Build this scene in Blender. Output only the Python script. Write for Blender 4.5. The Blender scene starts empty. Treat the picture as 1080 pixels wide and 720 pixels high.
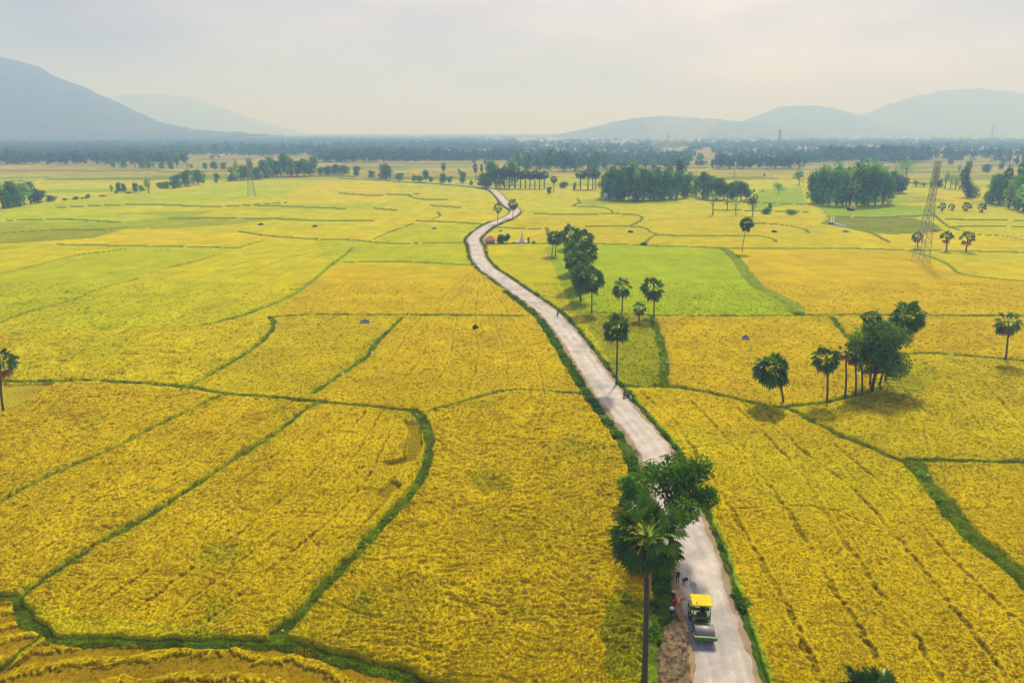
import bpy, math, random
import numpy as np
from mathutils import Vector, Matrix, Quaternion

random.seed(7)
RNG = np.random.default_rng(7)
scene = bpy.context.scene
COL = scene.collection
PI = math.pi

# ------------------------------------------------------------------ survey of the place
CAM_H = 60.0
PITCH = math.radians(17.07)
SP, CP = math.sin(PITCH), math.cos(PITCH)

def at(px, py):
    """ground point for a surveyed position"""
    v = (py - 360) / 720.0
    u = (px - 540) / 720.0
    t = CAM_H / (SP + v * CP)
    return (u * t, t * (CP - v * SP))

def height_to(py_top, Y):
    v = (py_top - 360) / 720.0
    return CAM_H - Y * (SP + v * CP) / (CP - v * SP)

def depth(px, py):
    return CAM_H / (SP + (py - 360) / 720.0 * CP)

# ------------------------------------------------------------------ small helpers
def lin(c):
    out = []
    for v in c:
        v = v / 255.0
        out.append(v / 12.92 if v <= 0.04045 else ((v + 0.055) / 1.055) ** 2.4)
    return tuple(out)

def rgba(c):
    return (c[0], c[1], c[2], 1.0)

def tag(o, label=None, cat=None, group=None, kind=None):
    if label: o['label'] = label
    if cat: o['category'] = cat
    if group: o['group'] = group
    if kind: o['kind'] = kind
    return o

def empty(name, loc, rz=0.0, label=None, cat=None, group=None):
    o = bpy.data.objects.new(name, None)
    COL.objects.link(o)
    o.location = loc
    o.rotation_euler = (0, 0, rz)
    o.empty_display_size = 0.5
    return tag(o, label, cat, group)

def link(name, me, mat=None, parent=None):
    o = bpy.data.objects.new(name, me)
    COL.objects.link(o)
    if mat is not None:
        me.materials.append(mat)
    if parent is not None:
        o.parent = parent
    return o

def np_mesh(name, verts, faces, tone=None, smooth=False):
    me = bpy.data.meshes.new(name)
    verts = np.ascontiguousarray(verts, dtype=np.float32)
    faces = np.ascontiguousarray(faces, dtype=np.int32)
    n, k = faces.shape
    me.vertices.add(len(verts))
    me.vertices.foreach_set('co', verts.ravel())
    me.loops.add(n * k)
    me.loops.foreach_set('vertex_index', faces.ravel())
    me.polygons.add(n)
    me.polygons.foreach_set('loop_start', np.arange(0, n * k, k, dtype=np.int32))
    if smooth:
        me.polygons.foreach_set('use_smooth', np.ones(n, dtype=bool))
    if tone is not None:
        a = me.color_attributes.new('tone', 'FLOAT_COLOR', 'POINT')
        t = np.ones((len(verts), 4), dtype=np.float32)
        t[:, :3] = tone
        a.data.foreach_set('color', t.ravel())
    me.update(calc_edges=True)
    return me

class MB:
    """collects boxes, bars, tubes and lathes into ONE mesh"""
    def __init__(self):
        self.v = []; self.f = []
    def box(self, c, s, rot=None):
        b = len(self.v)
        for dx in (-1, 1):
            for dy in (-1, 1):
                for dz in (-1, 1):
                    p = Vector((dx * s[0] / 2, dy * s[1] / 2, dz * s[2] / 2))
                    if rot is not None: p = rot @ p
                    self.v.append(tuple(p + Vector(c)))
        for q in ((0,1,3,2),(4,6,7,5),(0,4,5,1),(2,3,7,6),(0,2,6,4),(1,5,7,3)):
            self.f.append(tuple(b + i for i in q))
        return self
    def prism(self, pts, axis_a, axis_b, axis_n, n0, n1):
        """extrude a 2D outline (in axis_a, axis_b) from n0 to n1 along axis_n"""
        b = len(self.v); A, B, N = Vector(axis_a), Vector(axis_b), Vector(axis_n)
        for nn in (n0, n1):
            for (a, c) in pts:
                self.v.append(tuple(A * a + B * c + N * nn))
        k = len(pts)
        self.f.append(tuple(b + i for i in range(k))[::-1])
        self.f.append(tuple(b + k + i for i in range(k)))
        for i in range(k):
            j = (i + 1) % k
            self.f.append((b + i, b + j, b + k + j, b + k + i))
        return self
    def tube(self, pts, radii, n=8, cap=True):
        b = len(self.v); P = [Vector(p) for p in pts]
        if not hasattr(radii, '__len__'): radii = [radii] * len(P)
        for i, p in enumerate(P):
            d = (P[min(i + 1, len(P) - 1)] - P[max(i - 1, 0)])
            d = d.normalized() if d.length > 1e-9 else Vector((0, 0, 1))
            up = Vector((0, 0, 1)) if abs(d.z) < 0.9 else Vector((1, 0, 0))
            a = d.cross(up).normalized(); c = d.cross(a).normalized()
            for k in range(n):
                t = 2 * PI * k / n
                self.v.append(tuple(p + (a * math.cos(t) + c * math.sin(t)) * radii[i]))
        for i in range(len(P) - 1):
            for k in range(n):
                k2 = (k + 1) % n
                self.f.append((b + i * n + k, b + i * n + k2, b + (i + 1) * n + k2, b + (i + 1) * n + k))
        if cap:
            self.f.append(tuple(b + k for k in range(n))[::-1])
            self.f.append(tuple(b + (len(P) - 1) * n + k for k in range(n)))
        return self
    def bar(self, p0, p1, w):
        return self.tube([p0, p1], w * 0.6, n=4)
    def lathe(self, prof, n=16, c=(0, 0, 0), axis='Z'):
        b = len(self.v)
        for (r, z) in prof:
            for k in range(n):
                t = 2 * PI * k / n
                x, y = r * math.cos(t), r * math.sin(t)
                p = (x, y, z) if axis == 'Z' else (z, x, y)
                self.v.append((p[0] + c[0], p[1] + c[1], p[2] + c[2]))
        for i in range(len(prof) - 1):
            for k in range(n):
                k2 = (k + 1) % n
                self.f.append((b + i * n + k, b + i * n + k2, b + (i + 1) * n + k2, b + (i + 1) * n + k))
        self.f.append(tuple(b + k for k in range(n))[::-1])
        self.f.append(tuple(b + (len(prof) - 1) * n + k for k in range(n)))
        return self
    def mesh(self, name, smooth=False):
        me = bpy.data.meshes.new(name)
        me.from_pydata(self.v, [], self.f)
        me.update()
        if smooth:
            me.polygons.foreach_set('use_smooth', np.ones(len(me.polygons), dtype=bool))
        return me
    def build(self, name, mat, parent=None, smooth=False):
        return link(name, self.mesh(name, smooth), mat, parent)

# ------------------------------------------------------------------ noise
_perm = RNG.permutation(4096).astype(np.int64)
_grad = np.stack([np.cos(np.arange(64) * 2 * PI / 64), np.sin(np.arange(64) * 2 * PI / 64)], 1)
def perlin(x, y, seed=0):
    xi = np.floor(x).astype(np.int64); yi = np.floor(y).astype(np.int64)
    xf = x - xi; yf = y - yi
    u = xf * xf * xf * (xf * (xf * 6 - 15) + 10); v = yf * yf * yf * (yf * (yf * 6 - 15) + 10)
    def g(ix, iy, dx, dy):
        h = _perm[(_perm[(ix + seed * 131) & 4095] + iy) & 4095] & 63
        return _grad[h, 0] * dx + _grad[h, 1] * dy
    a = g(xi, yi, xf, yf); b = g(xi + 1, yi, xf - 1, yf)
    c = g(xi, yi + 1, xf, yf - 1); d = g(xi + 1, yi + 1, xf - 1, yf - 1)
    return (a + u * (b - a) + v * (c - a + u * (a - b - c + d))) * 1.5
def fbm(x, y, seed=0, oct=4, gain=0.5):
    s = 0; a = 1; t = 0
    for i in range(oct):
        s = s + a * perlin(x * 2 ** i, y * 2 ** i, seed + i); t += a; a *= gain
    return s / t
def sstep(a, b, x):
    t = np.clip((x - a) / (b - a), 0, 1)
    return t * t * (3 - 2 * t)

# ------------------------------------------------------------------ materials
def new_mat(name):
    m = bpy.data.materials.new(name); m.use_nodes = True
    nt = m.node_tree; nt.nodes.clear()
    return m, nt, nt.nodes, nt.links

def N(nodes, typ, **kw):
    n = nodes.new(typ)
    for k, v in kw.items():
        if k.startswith('i_'): n.inputs[k[2:].replace('_', ' ')].default_value = v
        else: setattr(n, k, v)
    return n

def plain(name, c, rough=0.6, metal=0.0, var=0.18, scale=6.0, bump=0.0, spec=0.3):
    """painted / worn surface: base colour varied by two procedural noises"""
    m, nt, nd, ln = new_mat(name)
    out = N(nd, 'ShaderNodeOutputMaterial'); b = N(nd, 'ShaderNodeBsdfPrincipled')
    b.inputs['Roughness'].default_value = rough; b.inputs['Metallic'].default_value = metal
    b.inputs['Specular IOR Level'].default_value = spec
    tc = N(nd, 'ShaderNodeTexCoord')
    no = N(nd, 'ShaderNodeTexNoise'); no.inputs['Scale'].default_value = scale; no.inputs['Detail'].default_value = 5
    ln.new(tc.outputs['Object'], no.inputs['Vector'])
    mr = N(nd, 'ShaderNodeMapRange'); mr.inputs['From Min'].default_value = 0.3; mr.inputs['From Max'].default_value = 0.7
    mr.inputs['To Min'].default_value = 1 - var; mr.inputs['To Max'].default_value = 1 + var
    ln.new(no.outputs['Fac'], mr.inputs['Value'])
    mx = N(nd, 'ShaderNodeVectorMath', operation='SCALE'); mx.inputs[0].default_value = c[:3]
    ln.new(mr.outputs['Result'], mx.inputs['Scale'])
    ln.new(mx.outputs['Vector'], b.inputs['Base Color'])
    if bump:
        bp = N(nd, 'ShaderNodeBump'); bp.inputs['Strength'].default_value = bump; bp.inputs['Distance'].default_value = 0.03
        ln.new(no.outputs['Fac'], bp.inputs['Height']); ln.new(bp.outputs['Normal'], b.inputs['Normal'])
    ln.new(b.outputs['BSDF'], out.inputs['Surface'])
    return m

def leafy(name, translucent=0.3, mul=1.0, gloss=0.0, tint=(1, 1, 1)):
    """leaf shader: colour from the mesh's own leaf colours"""
    m, nt, nd, ln = new_mat(name)
    out = N(nd, 'ShaderNodeOutputMaterial')
    at_ = N(nd, 'ShaderNodeAttribute', attribute_name='tone')
    oi = N(nd, 'ShaderNodeObjectInfo')
    mr = N(nd, 'ShaderNodeMapRange'); mr.inputs['To Min'].default_value = 0.8 * mul; mr.inputs['To Max'].default_value = 1.2 * mul
    ln.new(oi.outputs['Random'], mr.inputs['Value'])
    sc = N(nd, 'ShaderNodeVectorMath', operation='SCALE')
    ln.new(at_.outputs['Color'], sc.inputs[0]); ln.new(mr.outputs['Result'], sc.inputs['Scale'])
    d = N(nd, 'ShaderNodeBsdfDiffuse'); t = N(nd, 'ShaderNodeBsdfTranslucent')
    ln.new(sc.outputs['Vector'], d.inputs['Color'])
    tm = N(nd, 'ShaderNodeVectorMath', operation='MULTIPLY'); tm.inputs[1].default_value = (1.25, 1.3, 0.6)
    ln.new(sc.outputs['Vector'], tm.inputs[0]); ln.new(tm.outputs['Vector'], t.inputs['Color'])
    mx = N(nd, 'ShaderNodeMixShader'); mx.inputs['Fac'].default_value = translucent
    ln.new(d.outputs[0], mx.inputs[1]); ln.new(t.outputs[0], mx.inputs[2])
    last = mx
    if gloss:
        g = N(nd, 'ShaderNodeBsdfGlossy'); g.inputs['Roughness'].default_value = 0.4; g.inputs['Color'].default_value = (0.55, 0.65, 0.4, 1)
        m2 = N(nd, 'ShaderNodeMixShader'); m2.inputs['Fac'].default_value = gloss
        ln.new(mx.outputs[0], m2.inputs[1]); ln.new(g.outputs[0], m2.inputs[2]); last = m2
    ln.new(last.outputs[0], out.inputs['Surface'])
    return m

def crop_mat(name, bump=0.5, fine=2.2, dark=(0.42, 0.40, 0.35), trans=0.0):
    """standing rice / grass: tone attribute broken up by real plant-colour variation"""
    m, nt, nd, ln = new_mat(name)
    out = N(nd, 'ShaderNodeOutputMaterial'); b = N(nd, 'ShaderNodeBsdfPrincipled')
    b.inputs['Roughness'].default_value = 0.95; b.inputs['Specular IOR Level'].default_value = 0.02
    at_ = N(nd, 'ShaderNodeAttribute', attribute_name='tone')
    tc = N(nd, 'ShaderNodeTexCoord')
    mp = N(nd, 'ShaderNodeMapping'); mp.inputs['Rotation'].default_value = (0, 0, 0.6); mp.inputs['Scale'].default_value = (1, 0.55, 1)
    ln.new(tc.outputs['Object'], mp.inputs['Vector'])
    n1 = N(nd, 'ShaderNodeTexNoise'); n1.inputs['Scale'].default_value = fine; n1.inputs['Detail'].default_value = 8; n1.inputs['Roughness'].default_value = 0.7
    n1.inputs['Distortion'].default_value = 0.6
    ln.new(mp.outputs['Vector'], n1.inputs['Vector'])
    n2 = N(nd, 'ShaderNodeTexNoise'); n2.inputs['Scale'].default_value = 0.09; n2.inputs['Detail'].default_value = 6
    ln.new(tc.outputs['Object'], n2.inputs['Vector'])
    r1 = N(nd, 'ShaderNodeMapRange'); r1.inputs['From Min'].default_value = 0.36; r1.inputs['From Max'].default_value = 0.53
    ln.new(n1.outputs['Fac'], r1.inputs['Value'])
    mixc = N(nd, 'ShaderNodeMix', data_type='RGBA')
    dk = N(nd, 'ShaderNodeVectorMath', operation='MULTIPLY'); dk.inputs[1].default_value = dark
    ln.new(at_.outputs['Color'], dk.inputs[0])
    ln.new(r1.outputs['Result'], mixc.inputs['Factor']); ln.new(dk.outputs['Vector'], mixc.inputs[6]); ln.new(at_.outputs['Color'], mixc.inputs[7])
    r2 = N(nd, 'ShaderNodeMapRange'); r2.inputs['From Min'].default_value = 0.3; r2.inputs['From Max'].default_value = 0.7
    r2.inputs['To Min'].default_value = 0.86; r2.inputs['To Max'].default_value = 1.12
    ln.new(n2.outputs['Fac'], r2.inputs['Value'])
    sc = N(nd, 'ShaderNodeVectorMath', operation='SCALE')
    ln.new(mixc.outputs[2], sc.inputs[0]); ln.new(r2.outputs['Result'], sc.inputs['Scale'])
    ln.new(sc.outputs['Vector'], b.inputs['Base Color'])
    bp = N(nd, 'ShaderNodeBump'); bp.inputs['Strength'].default_value = bump; bp.inputs['Distance'].default_value = 0.25
    ln.new(n1.outputs['Fac'], bp.inputs['Height']); ln.new(bp.outputs['Normal'], b.inputs['Normal'])
    ln.new(b.outputs['BSDF'], out.inputs['Surface'])
    return m

def road_mat():
    m, nt, nd, ln = new_mat('pale_road')
    out = N(nd, 'ShaderNodeOutputMaterial'); b = N(nd, 'ShaderNodeBsdfPrincipled')
    b.inputs['Roughness'].default_value = 0.9; b.inputs['Specular IOR Level'].default_value = 0.15
    tc = N(nd, 'ShaderNodeTexCoord')
    at_ = N(nd, 'ShaderNodeAttribute', attribute_name='tone')
    n1 = N(nd, 'ShaderNodeTexNoise'); n1.inputs['Scale'].default_value = 0.35; n1.inputs['Detail'].default_value = 7; n1.inputs['Roughness'].default_value = 0.62
    n2 = N(nd, 'ShaderNodeTexNoise'); n2.inputs['Scale'].default_value = 6; n2.inputs['Detail'].default_value = 6
    for n_ in (n1, n2): ln.new(tc.outputs['Object'], n_.inputs['Vector'])
    r1 = N(nd, 'ShaderNodeMapRange'); r1.inputs['From Min'].default_value = 0.3; r1.inputs['From Max'].default_value = 0.7
    r1.inputs['To Min'].default_value = 0.80; r1.inputs['To Max'].default_value = 1.14
    r2 = N(nd, 'ShaderNodeMapRange'); r2.inputs['From Min'].default_value = 0.3; r2.inputs['From Max'].default_value = 0.7
    r2.inputs['To Min'].default_value = 0.85; r2.inputs['To Max'].default_value = 1.12
    ln.new(n1.outputs['Fac'], r1.inputs['Value']); ln.new(n2.outputs['Fac'], r2.inputs['Value'])
    mu = N(nd, 'ShaderNodeMath', operation='MULTIPLY'); ln.new(r1.outputs[0], mu.inputs[0]); ln.new(r2.outputs[0], mu.inputs[1])
    sc = N(nd, 'ShaderNodeVectorMath', operation='SCALE')
    ln.new(at_.outputs['Color'], sc.inputs[0]); ln.new(mu.outputs[0], sc.inputs['Scale'])
    ln.new(sc.outputs['Vector'], b.inputs['Base Color'])
    bp = N(nd, 'ShaderNodeBump'); bp.inputs['Strength'].default_value = 0.4; bp.inputs['Distance'].default_value = 0.05
    ln.new(n2.outputs['Fac'], bp.inputs['Height']); ln.new(bp.outputs['Normal'], b.inputs['Normal'])
    ln.new(b.outputs['BSDF'], out.inputs['Surface'])
    return m

def soil_mat(name, c1, c2, scale=0.8):
    m, nt, nd, ln = new_mat(name)
    out = N(nd, 'ShaderNodeOutputMaterial'); b = N(nd, 'ShaderNodeBsdfPrincipled')
    b.inputs['Roughness'].default_value = 0.95; b.inputs['Specular IOR Level'].default_value = 0.1
    tc = N(nd, 'ShaderNodeTexCoord')
    n1 = N(nd, 'ShaderNodeTexNoise'); n1.inputs['Scale'].default_value = scale; n1.inputs['Detail'].default_value = 8; n1.inputs['Roughness'].default_value = 0.65
    ln.new(tc.outputs['Object'], n1.inputs['Vector'])
    cr = N(nd, 'ShaderNodeValToRGB')
    cr.color_ramp.elements[0].position = 0.36; cr.color_ramp.elements[0].color = rgba(c1)
    cr.color_ramp.elements[1].position = 0.62; cr.color_ramp.elements[1].color = rgba(c2)
    ln.new(n1.outputs['Fac'], cr.inputs['Fac']); ln.new(cr.outputs['Color'], b.inputs['Base Color'])
    bp = N(nd, 'ShaderNodeBump'); bp.inputs['Strength'].default_value = 0.6; bp.inputs['Distance'].default_value = 0.15
    ln.new(n1.outputs['Fac'], bp.inputs['Height']); ln.new(bp.outputs['Normal'], b.inputs['Normal'])
    ln.new(b.outputs['BSDF'], out.inputs['Surface'])
    return m

M = dict(
    rice=crop_mat('ripe_rice', 0.8, 2.9, (0.44, 0.39, 0.3)),
    grass=crop_mat('bund_grass', 0.6, 1.6, (0.55, 0.6, 0.5)),
    stalk=leafy('rice_stalk', 0.45),
    leaf=leafy('tree_leaf', 0.34, 3.2),
    palm=leafy('palm_leaf', 0.32, 2.8, gloss=0.06),
    road=road_mat(),
    soil=soil_mat('dug_soil', (0.06, 0.055, 0.025), (0.30, 0.20, 0.10), 1.3),
    gravel=soil_mat('crushed_stone', (0.22, 0.23, 0.26), (0.40, 0.41, 0.44), 3.0),
    sand=soil_mat('orange_sand', (0.42, 0.24, 0.09), (0.60, 0.38, 0.16), 2.0),
    plain_far=soil_mat('far_plain', (0.10, 0.10, 0.03), (0.26, 0.22, 0.09), 0.004),
    hill=soil_mat('hill_forest', (0.02, 0.04, 0.015), (0.09, 0.10, 0.045), 0.008),
    bark=plain('bark', (0.11, 0.085, 0.06), 0.9, var=0.35, scale=5, bump=0.5),
    palm_bark=plain('palm_bark', (0.10, 0.095, 0.085), 0.9, var=0.3, scale=4, bump=0.5),
    steel=plain('galvanised_steel', (0.34, 0.34, 0.35), 0.7, 0.0, var=0.15),
    concrete=plain('concrete', (0.42, 0.41, 0.39), 0.9, var=0.2, scale=2),
    whitewash=plain('whitewash', (0.72, 0.72, 0.70), 0.8, var=0.12, scale=2),
    grey_tomb=plain('tomb_stone', (0.30, 0.30, 0.32), 0.9, var=0.25, scale=1.5),
    dark_tomb=plain('dark_stone', (0.05, 0.05, 0.065), 0.85, var=0.3, scale=1.5),
    red_roof=plain('red_roof_tile', (0.60, 0.24, 0.17), 0.8, var=0.2, scale=3),
    thatch=plain('thatch', (0.34, 0.22, 0.09), 0.95, var=0.35, scale=3, bump=0.5),
    dark_wood=plain('dark_wood', (0.035, 0.027, 0.022), 0.8, var=0.3),
    green_paint=plain('green_machine_paint', (0.11, 0.20, 0.02), 0.5, var=0.25, scale=2.5, spec=0.4),
    dark_green=plain('dark_machine_paint', (0.05, 0.085, 0.02), 0.5, var=0.25, scale=2.5),
    yellow_paint=plain('yellow_canopy_paint', (0.85, 0.66, 0.02), 0.8, var=0.10, scale=2, spec=0.1),
    drum=plain('drum_steel', (0.33, 0.28, 0.27), 0.5, 0.25, var=0.2, scale=3),
    rubber=plain('rubber', (0.018, 0.018, 0.018), 0.8),
    black=plain('black_plastic', (0.012, 0.012, 0.013), 0.5),
    glass=plain('lamp_glass', (0.6, 0.6, 0.55), 0.15),
    skin=plain('skin', (0.32, 0.17, 0.10), 0.6, var=0.08),
    hair=plain('black_hair', (0.012, 0.010, 0.010), 0.6),
    red_cloth=plain('red_cloth', (0.55, 0.02, 0.03), 0.85),
    blue_cloth=plain('blue_cloth', (0.10, 0.15, 0.25), 0.85),
    dark_cloth=plain('dark_cloth', (0.022, 0.024, 0.032), 0.9),
    purple_cloth=plain('purple_cloth', (0.10, 0.06, 0.12), 0.9),
    grey_cloth=plain('grey_cloth', (0.20, 0.20, 0.22), 0.9),
    straw=plain('straw_hat', (0.72, 0.58, 0.26), 0.85),
    yellow_hat=plain('yellow_hat', (0.80, 0.55, 0.03), 0.6),
    white_hat=plain('white_hat', (0.75, 0.76, 0.78), 0.7),
    orange_sheet=plain('orange_sheet', (0.62, 0.34, 0.22), 0.8),
    white_bag=plain('white_bag', (0.75, 0.75, 0.74), 0.8),
    house_wall=plain('pale_plaster', (0.62, 0.58, 0.52), 0.9),
    house_blue=plain('pale_blue_plaster', (0.50, 0.60, 0.66), 0.9),
    zinc=plain('zinc_roof', (0.40, 0.43, 0.47), 0.5, 0.3),
)

# ================================================================== PEOPLE
def person_mesh(pose, clothes, s=1.0):
    """one continuous skinned body; faces get skin, shirt or trousers by the limb they belong to"""
    J = {k: Vector(v) * s for k, v in pose.items()}
    order = ['pelvis', 'waist', 'chest', 'neck', 'chin', 'head', 'crownh',
             'sh_l', 'el_l', 'wr_l', 'ha_l', 'sh_r', 'el_r', 'wr_r', 'ha_r',
             'hip_l', 'kn_l', 'an_l', 'to_l', 'hip_r', 'kn_r', 'an_r', 'to_r']
    par = dict(waist='pelvis', chest='waist', neck='chest', chin='neck', head='chin', crownh='head', sh_l='chest', el_l='sh_l', wr_l='el_l', ha_l='wr_l', sh_r='chest', el_r='sh_r', wr_r='el_r', ha_r='wr_r',
               hip_l='pelvis', kn_l='hip_l', an_l='kn_l', to_l='an_l', hip_r='pelvis', kn_r='hip_r', an_r='kn_r', to_r='an_r')
    rad = dict(pelvis=.15, waist=.135, chest=.165, neck=.06, chin=.075, head=.105, crownh=.07, sh_=.075, el_=.05, wr_=.036, ha_=.03, hip_=.10, kn_=.068, an_=.045, to_=.036)
    V = [tuple(J[k]) for k in order]; ix = {k: i for i, k in enumerate(order)}
    E = [(ix[par[k]], ix[k]) for k in order if k in par]
    fingers = []
    for sd in ('l', 'r'):
        w, h = J['wr_' + sd], J['ha_' + sd]; d = (h - w).normalized(); q = d.cross(Vector((0, 0, 1)))
        q = q.normalized() if q.length > .1 else Vector((1, 0, 0))
        c = q.cross(d).normalized()
        for i, (o, l) in enumerate(((-.030, .062), (-.010, .078), (.010, .072), (.030, .056))):
            b = len(V); V += [tuple(h + q * o * s + d * .03 * s), tuple(h + q * o * s + d * (.03 + l * .6) * s - c * .015 * s), tuple(h + q * o * s + d * (.03 + l * .8) * s - c * .04 * s)]
            E += [(ix['ha_' + sd], b), (b, b + 1), (b + 1, b + 2)]; fingers += [b, b + 1, b + 2]
        b = len(V); V += [tuple(w + d * .03 * s + q * .045 * s), tuple(w + d * .07 * s + q * .065 * s)]
        E += [(ix['wr_' + sd], b), (b, b + 1)]; fingers += [b, b + 1]
    me = bpy.data.meshes.new('person_rig'); me.from_pydata(V, E, []); me.update()
    o = bpy.data.objects.new('person_rig', me); COL.objects.link(o)
    md = o.modifiers.new('skin', 'SKIN'); md.use_smooth_shade = True
    sv = me.skin_vertices[0].data
    for k, i in ix.items():
        r = rad.get(k) or rad[k[:-1]]
        sv[i].radius = (r * s, r * s * (.8 if k in ('pelvis', 'waist', 'chest') else 1))
    for i in fingers: sv[i].radius = (.0095 * s, .0095 * s)
    for v in sv: v.use_root = False
    sv[0].use_root = True
    sb = o.modifiers.new('sub', 'SUBSURF'); sb.levels = 1; sb.render_levels = 1
    dg = bpy.context.evaluated_depsgraph_get(); dg.update()
    out = bpy.data.meshes.new_from_object(o.evaluated_get(dg))
    bpy.data.objects.remove(o); out.name = 'person'
    out.materials.clear()
    for m in (M['skin'], clothes[0], clothes[1]): out.materials.append(m)
    def bone(k):
        if k in ('waist', 'chest', 'sh_l', 'sh_r', 'el_l', 'el_r'): return 1
        if k.startswith(('hip', 'kn', 'an')): return 2
        return 0
    segs = [(J[par[k]], J[k], bone(k)) for k in order if k in par]
    mi = []
    for p in out.polygons:
        c = p.center; best = 9; bm_ = 0
        for a, b, m in segs:
            ab = b - a; t = max(0, min(1, (c - a).dot(ab) / max(ab.length_squared, 1e-9)))
            dd = (c - a - ab * t).length
            if dd < best: best, bm_ = dd, m
        mi.append(bm_)
    out.polygons.foreach_set('material_index', mi)
    out.polygons.foreach_set('use_smooth', [True] * len(mi))
    return out, J

STAND = dict(pelvis=(0,0,.92), waist=(0,0,1.08), chest=(0,0,1.30), neck=(0,.01,1.46), chin=(0,.03,1.53), head=(0,.03,1.60), crownh=(0,.02,1.66),
             sh_l=(-.19,0,1.40), el_l=(-.25,.05,1.14), wr_l=(-.24,.20,.93), ha_l=(-.23,.25,.88), sh_r=(.19,0,1.40), el_r=(.25,.05,1.14), wr_r=(.24,.20,.93), ha_r=(.23,.25,.88),
             hip_l=(-.10,0,.88), kn_l=(-.12,.03,.48), an_l=(-.13,0,.08), to_l=(-.14,.14,.04), hip_r=(.10,0,.88), kn_r=(.12,.03,.48), an_r=(.13,0,.08), to_r=(.14,.14,.04))
BEND = dict(STAND, pelvis=(0,-.12,.86), waist=(0,0,.98), chest=(0,.20,1.10), neck=(0,.34,1.18), chin=(0,.42,1.19), head=(0,.47,1.22), crownh=(0,.51,1.26),
            sh_l=(-.19,.26,1.12), el_l=(-.22,.34,.86), wr_l=(-.16,.44,.66), ha_l=(-.14,.47,.60), sh_r=(.19,.26,1.12), el_r=(.22,.34,.86), wr_r=(.16,.44,.66), ha_r=(.14,.47,.60),
            hip_l=(-.10,-.10,.82), kn_l=(-.13,.02,.46), an_l=(-.14,-.05,.08), to_l=(-.15,.10,.04), hip_r=(.10,-.10,.82), kn_r=(.13,.02,.46), an_r=(.14,-.05,.08), to_r=(.15,.10,.04))
SQUAT = dict(STAND, pelvis=(0,-.15,.30), waist=(0,-.08,.45), chest=(0,.06,.64), neck=(0,.14,.79), chin=(0,.18,.85), head=(0,.20,.91), crownh=(0,.20,.97),
             sh_l=(-.19,.09,.72), el_l=(-.27,.28,.52), wr_l=(-.16,.44,.40), ha_l=(-.13,.49,.37), sh_r=(.19,.09,.72), el_r=(.27,.28,.52), wr_r=(.16,.44,.40), ha_r=(.13,.49,.37),
             hip_l=(-.10,-.12,.28), kn_l=(-.20,.28,.46), an_l=(-.17,.05,.08), to_l=(-.18,.20,.04), hip_r=(.10,-.12,.28), kn_r=(.20,.28,.46), an_r=(.17,.05,.08), to_r=(.18,.20,.04))
SIT = dict(STAND, pelvis=(0,0,.82), waist=(0,.02,.98), chest=(0,.06,1.18), neck=(0,.10,1.33), chin=(0,.13,1.40), head=(0,.14,1.47), crownh=(0,.13,1.53),
           sh_l=(-.19,.08,1.27), el_l=(-.26,.24,1.08), wr_l=(-.27,.46,1.05), ha_l=(-.27,.52,1.05), sh_r=(.19,.08,1.27), el_r=(.26,.24,1.08), wr_r=(.27,.46,1.05), ha_r=(.27,.52,1.05),
           hip_l=(-.11,.03,.78), kn_l=(-.18,.40,.70), an_l=(-.16,.34,.32), to_l=(-.17,.48,.28), hip_r=(.11,.03,.78), kn_r=(.18,.40,.70), an_r=(.16,.34,.32), to_r=(.17,.48,.28))

def make_person(pose, clothes, label, loc, rz, hat=None, s=1.0, cat='person'):
    me, J = person_mesh(pose, clothes, s)
    o = bpy.data.objects.new('person', me); COL.objects.link(o)
    o.location = loc; o.rotation_euler = (0, 0, rz); tag(o, label, cat)
    h = J['head']; up = (J['crownh'] - J['chin']).normalized()
    # face and hair
    f = Vector((0, 1, 0)); f = (f - up * f.dot(up)).normalized(); side = f.cross(up)
    mb = MB()
    for q in (-1, 1): mb.lathe([(.001, -.012), (.012, 0), (.001, .012)], 6, tuple(h + f * .100 * s + side * q * .035 * s + up * .01))
    mb.build('eyes', M['hair'], o)
    MB().tube([tuple(h + f * .09 * s + up * .005), tuple(h + f * .125 * s - up * .035)], [.008, .016], 5).build('nose', M['skin'], o)
    MB().box(tuple(h + f * .088 * s - up * .06), (.045, .02, .012)).build('mouth', M['red_cloth'], o)
    mb = MB(); mb.lathe([(.118, -.03), (.125, .02), (.105, .075), (.05, .11), (.004, .12)], 12)
    R_ = Vector((0, 0, 1)).rotation_difference(up).to_matrix()
    mb.v = [tuple(R_ @ Vector(v) * s + h - f * .018 * s + up * .015) for v in mb.v]
    mb.build('hair', M['hair'], o, True)
    if hat:
        kind, mat = hat; mb = MB()
        if kind == 'cone': mb.lathe([(.245, .02), (.25, .035), (.13, .125), (.02, .205), (.003, .21)], 16)
        else: mb.lathe([(.21, .03), (.21, .045), (.135, .05), (.13, .11), (.09, .155), (.004, .17)], 16)
        mb.v = [tuple(R_ @ Vector(v) * s + h + up * .03 * s) for v in mb.v]
        mb.build('hat', mat, o, True)
    return o
# ================================================================== TERRAIN
def smooth_line(pts, step=4.0, maxn=40):
    """Catmull-Rom through ground points"""
    P = [np.array(p, float) for p in pts]
    if len(P) == 2:
        return np.array(P)
    P = [2 * P[0] - P[1]] + P + [2 * P[-1] - P[-2]]
    out = []
    for i in range(1, len(P) - 2):
        L = np.linalg.norm(P[i + 1] - P[i]); n = int(max(2, min(maxn, L / step)))
        for k in range(n):
            t = k / n; t2 = t * t; t3 = t2 * t
            out.append(0.5 * ((2 * P[i]) + (-P[i-1] + P[i+1]) * t + (2*P[i-1] - 5*P[i] + 4*P[i+1] - P[i+2]) * t2 + (-P[i-1] + 3*P[i] - 3*P[i+1] + P[i+2]) * t3))
    out.append(P[-2])
    return np.array(out)

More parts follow.
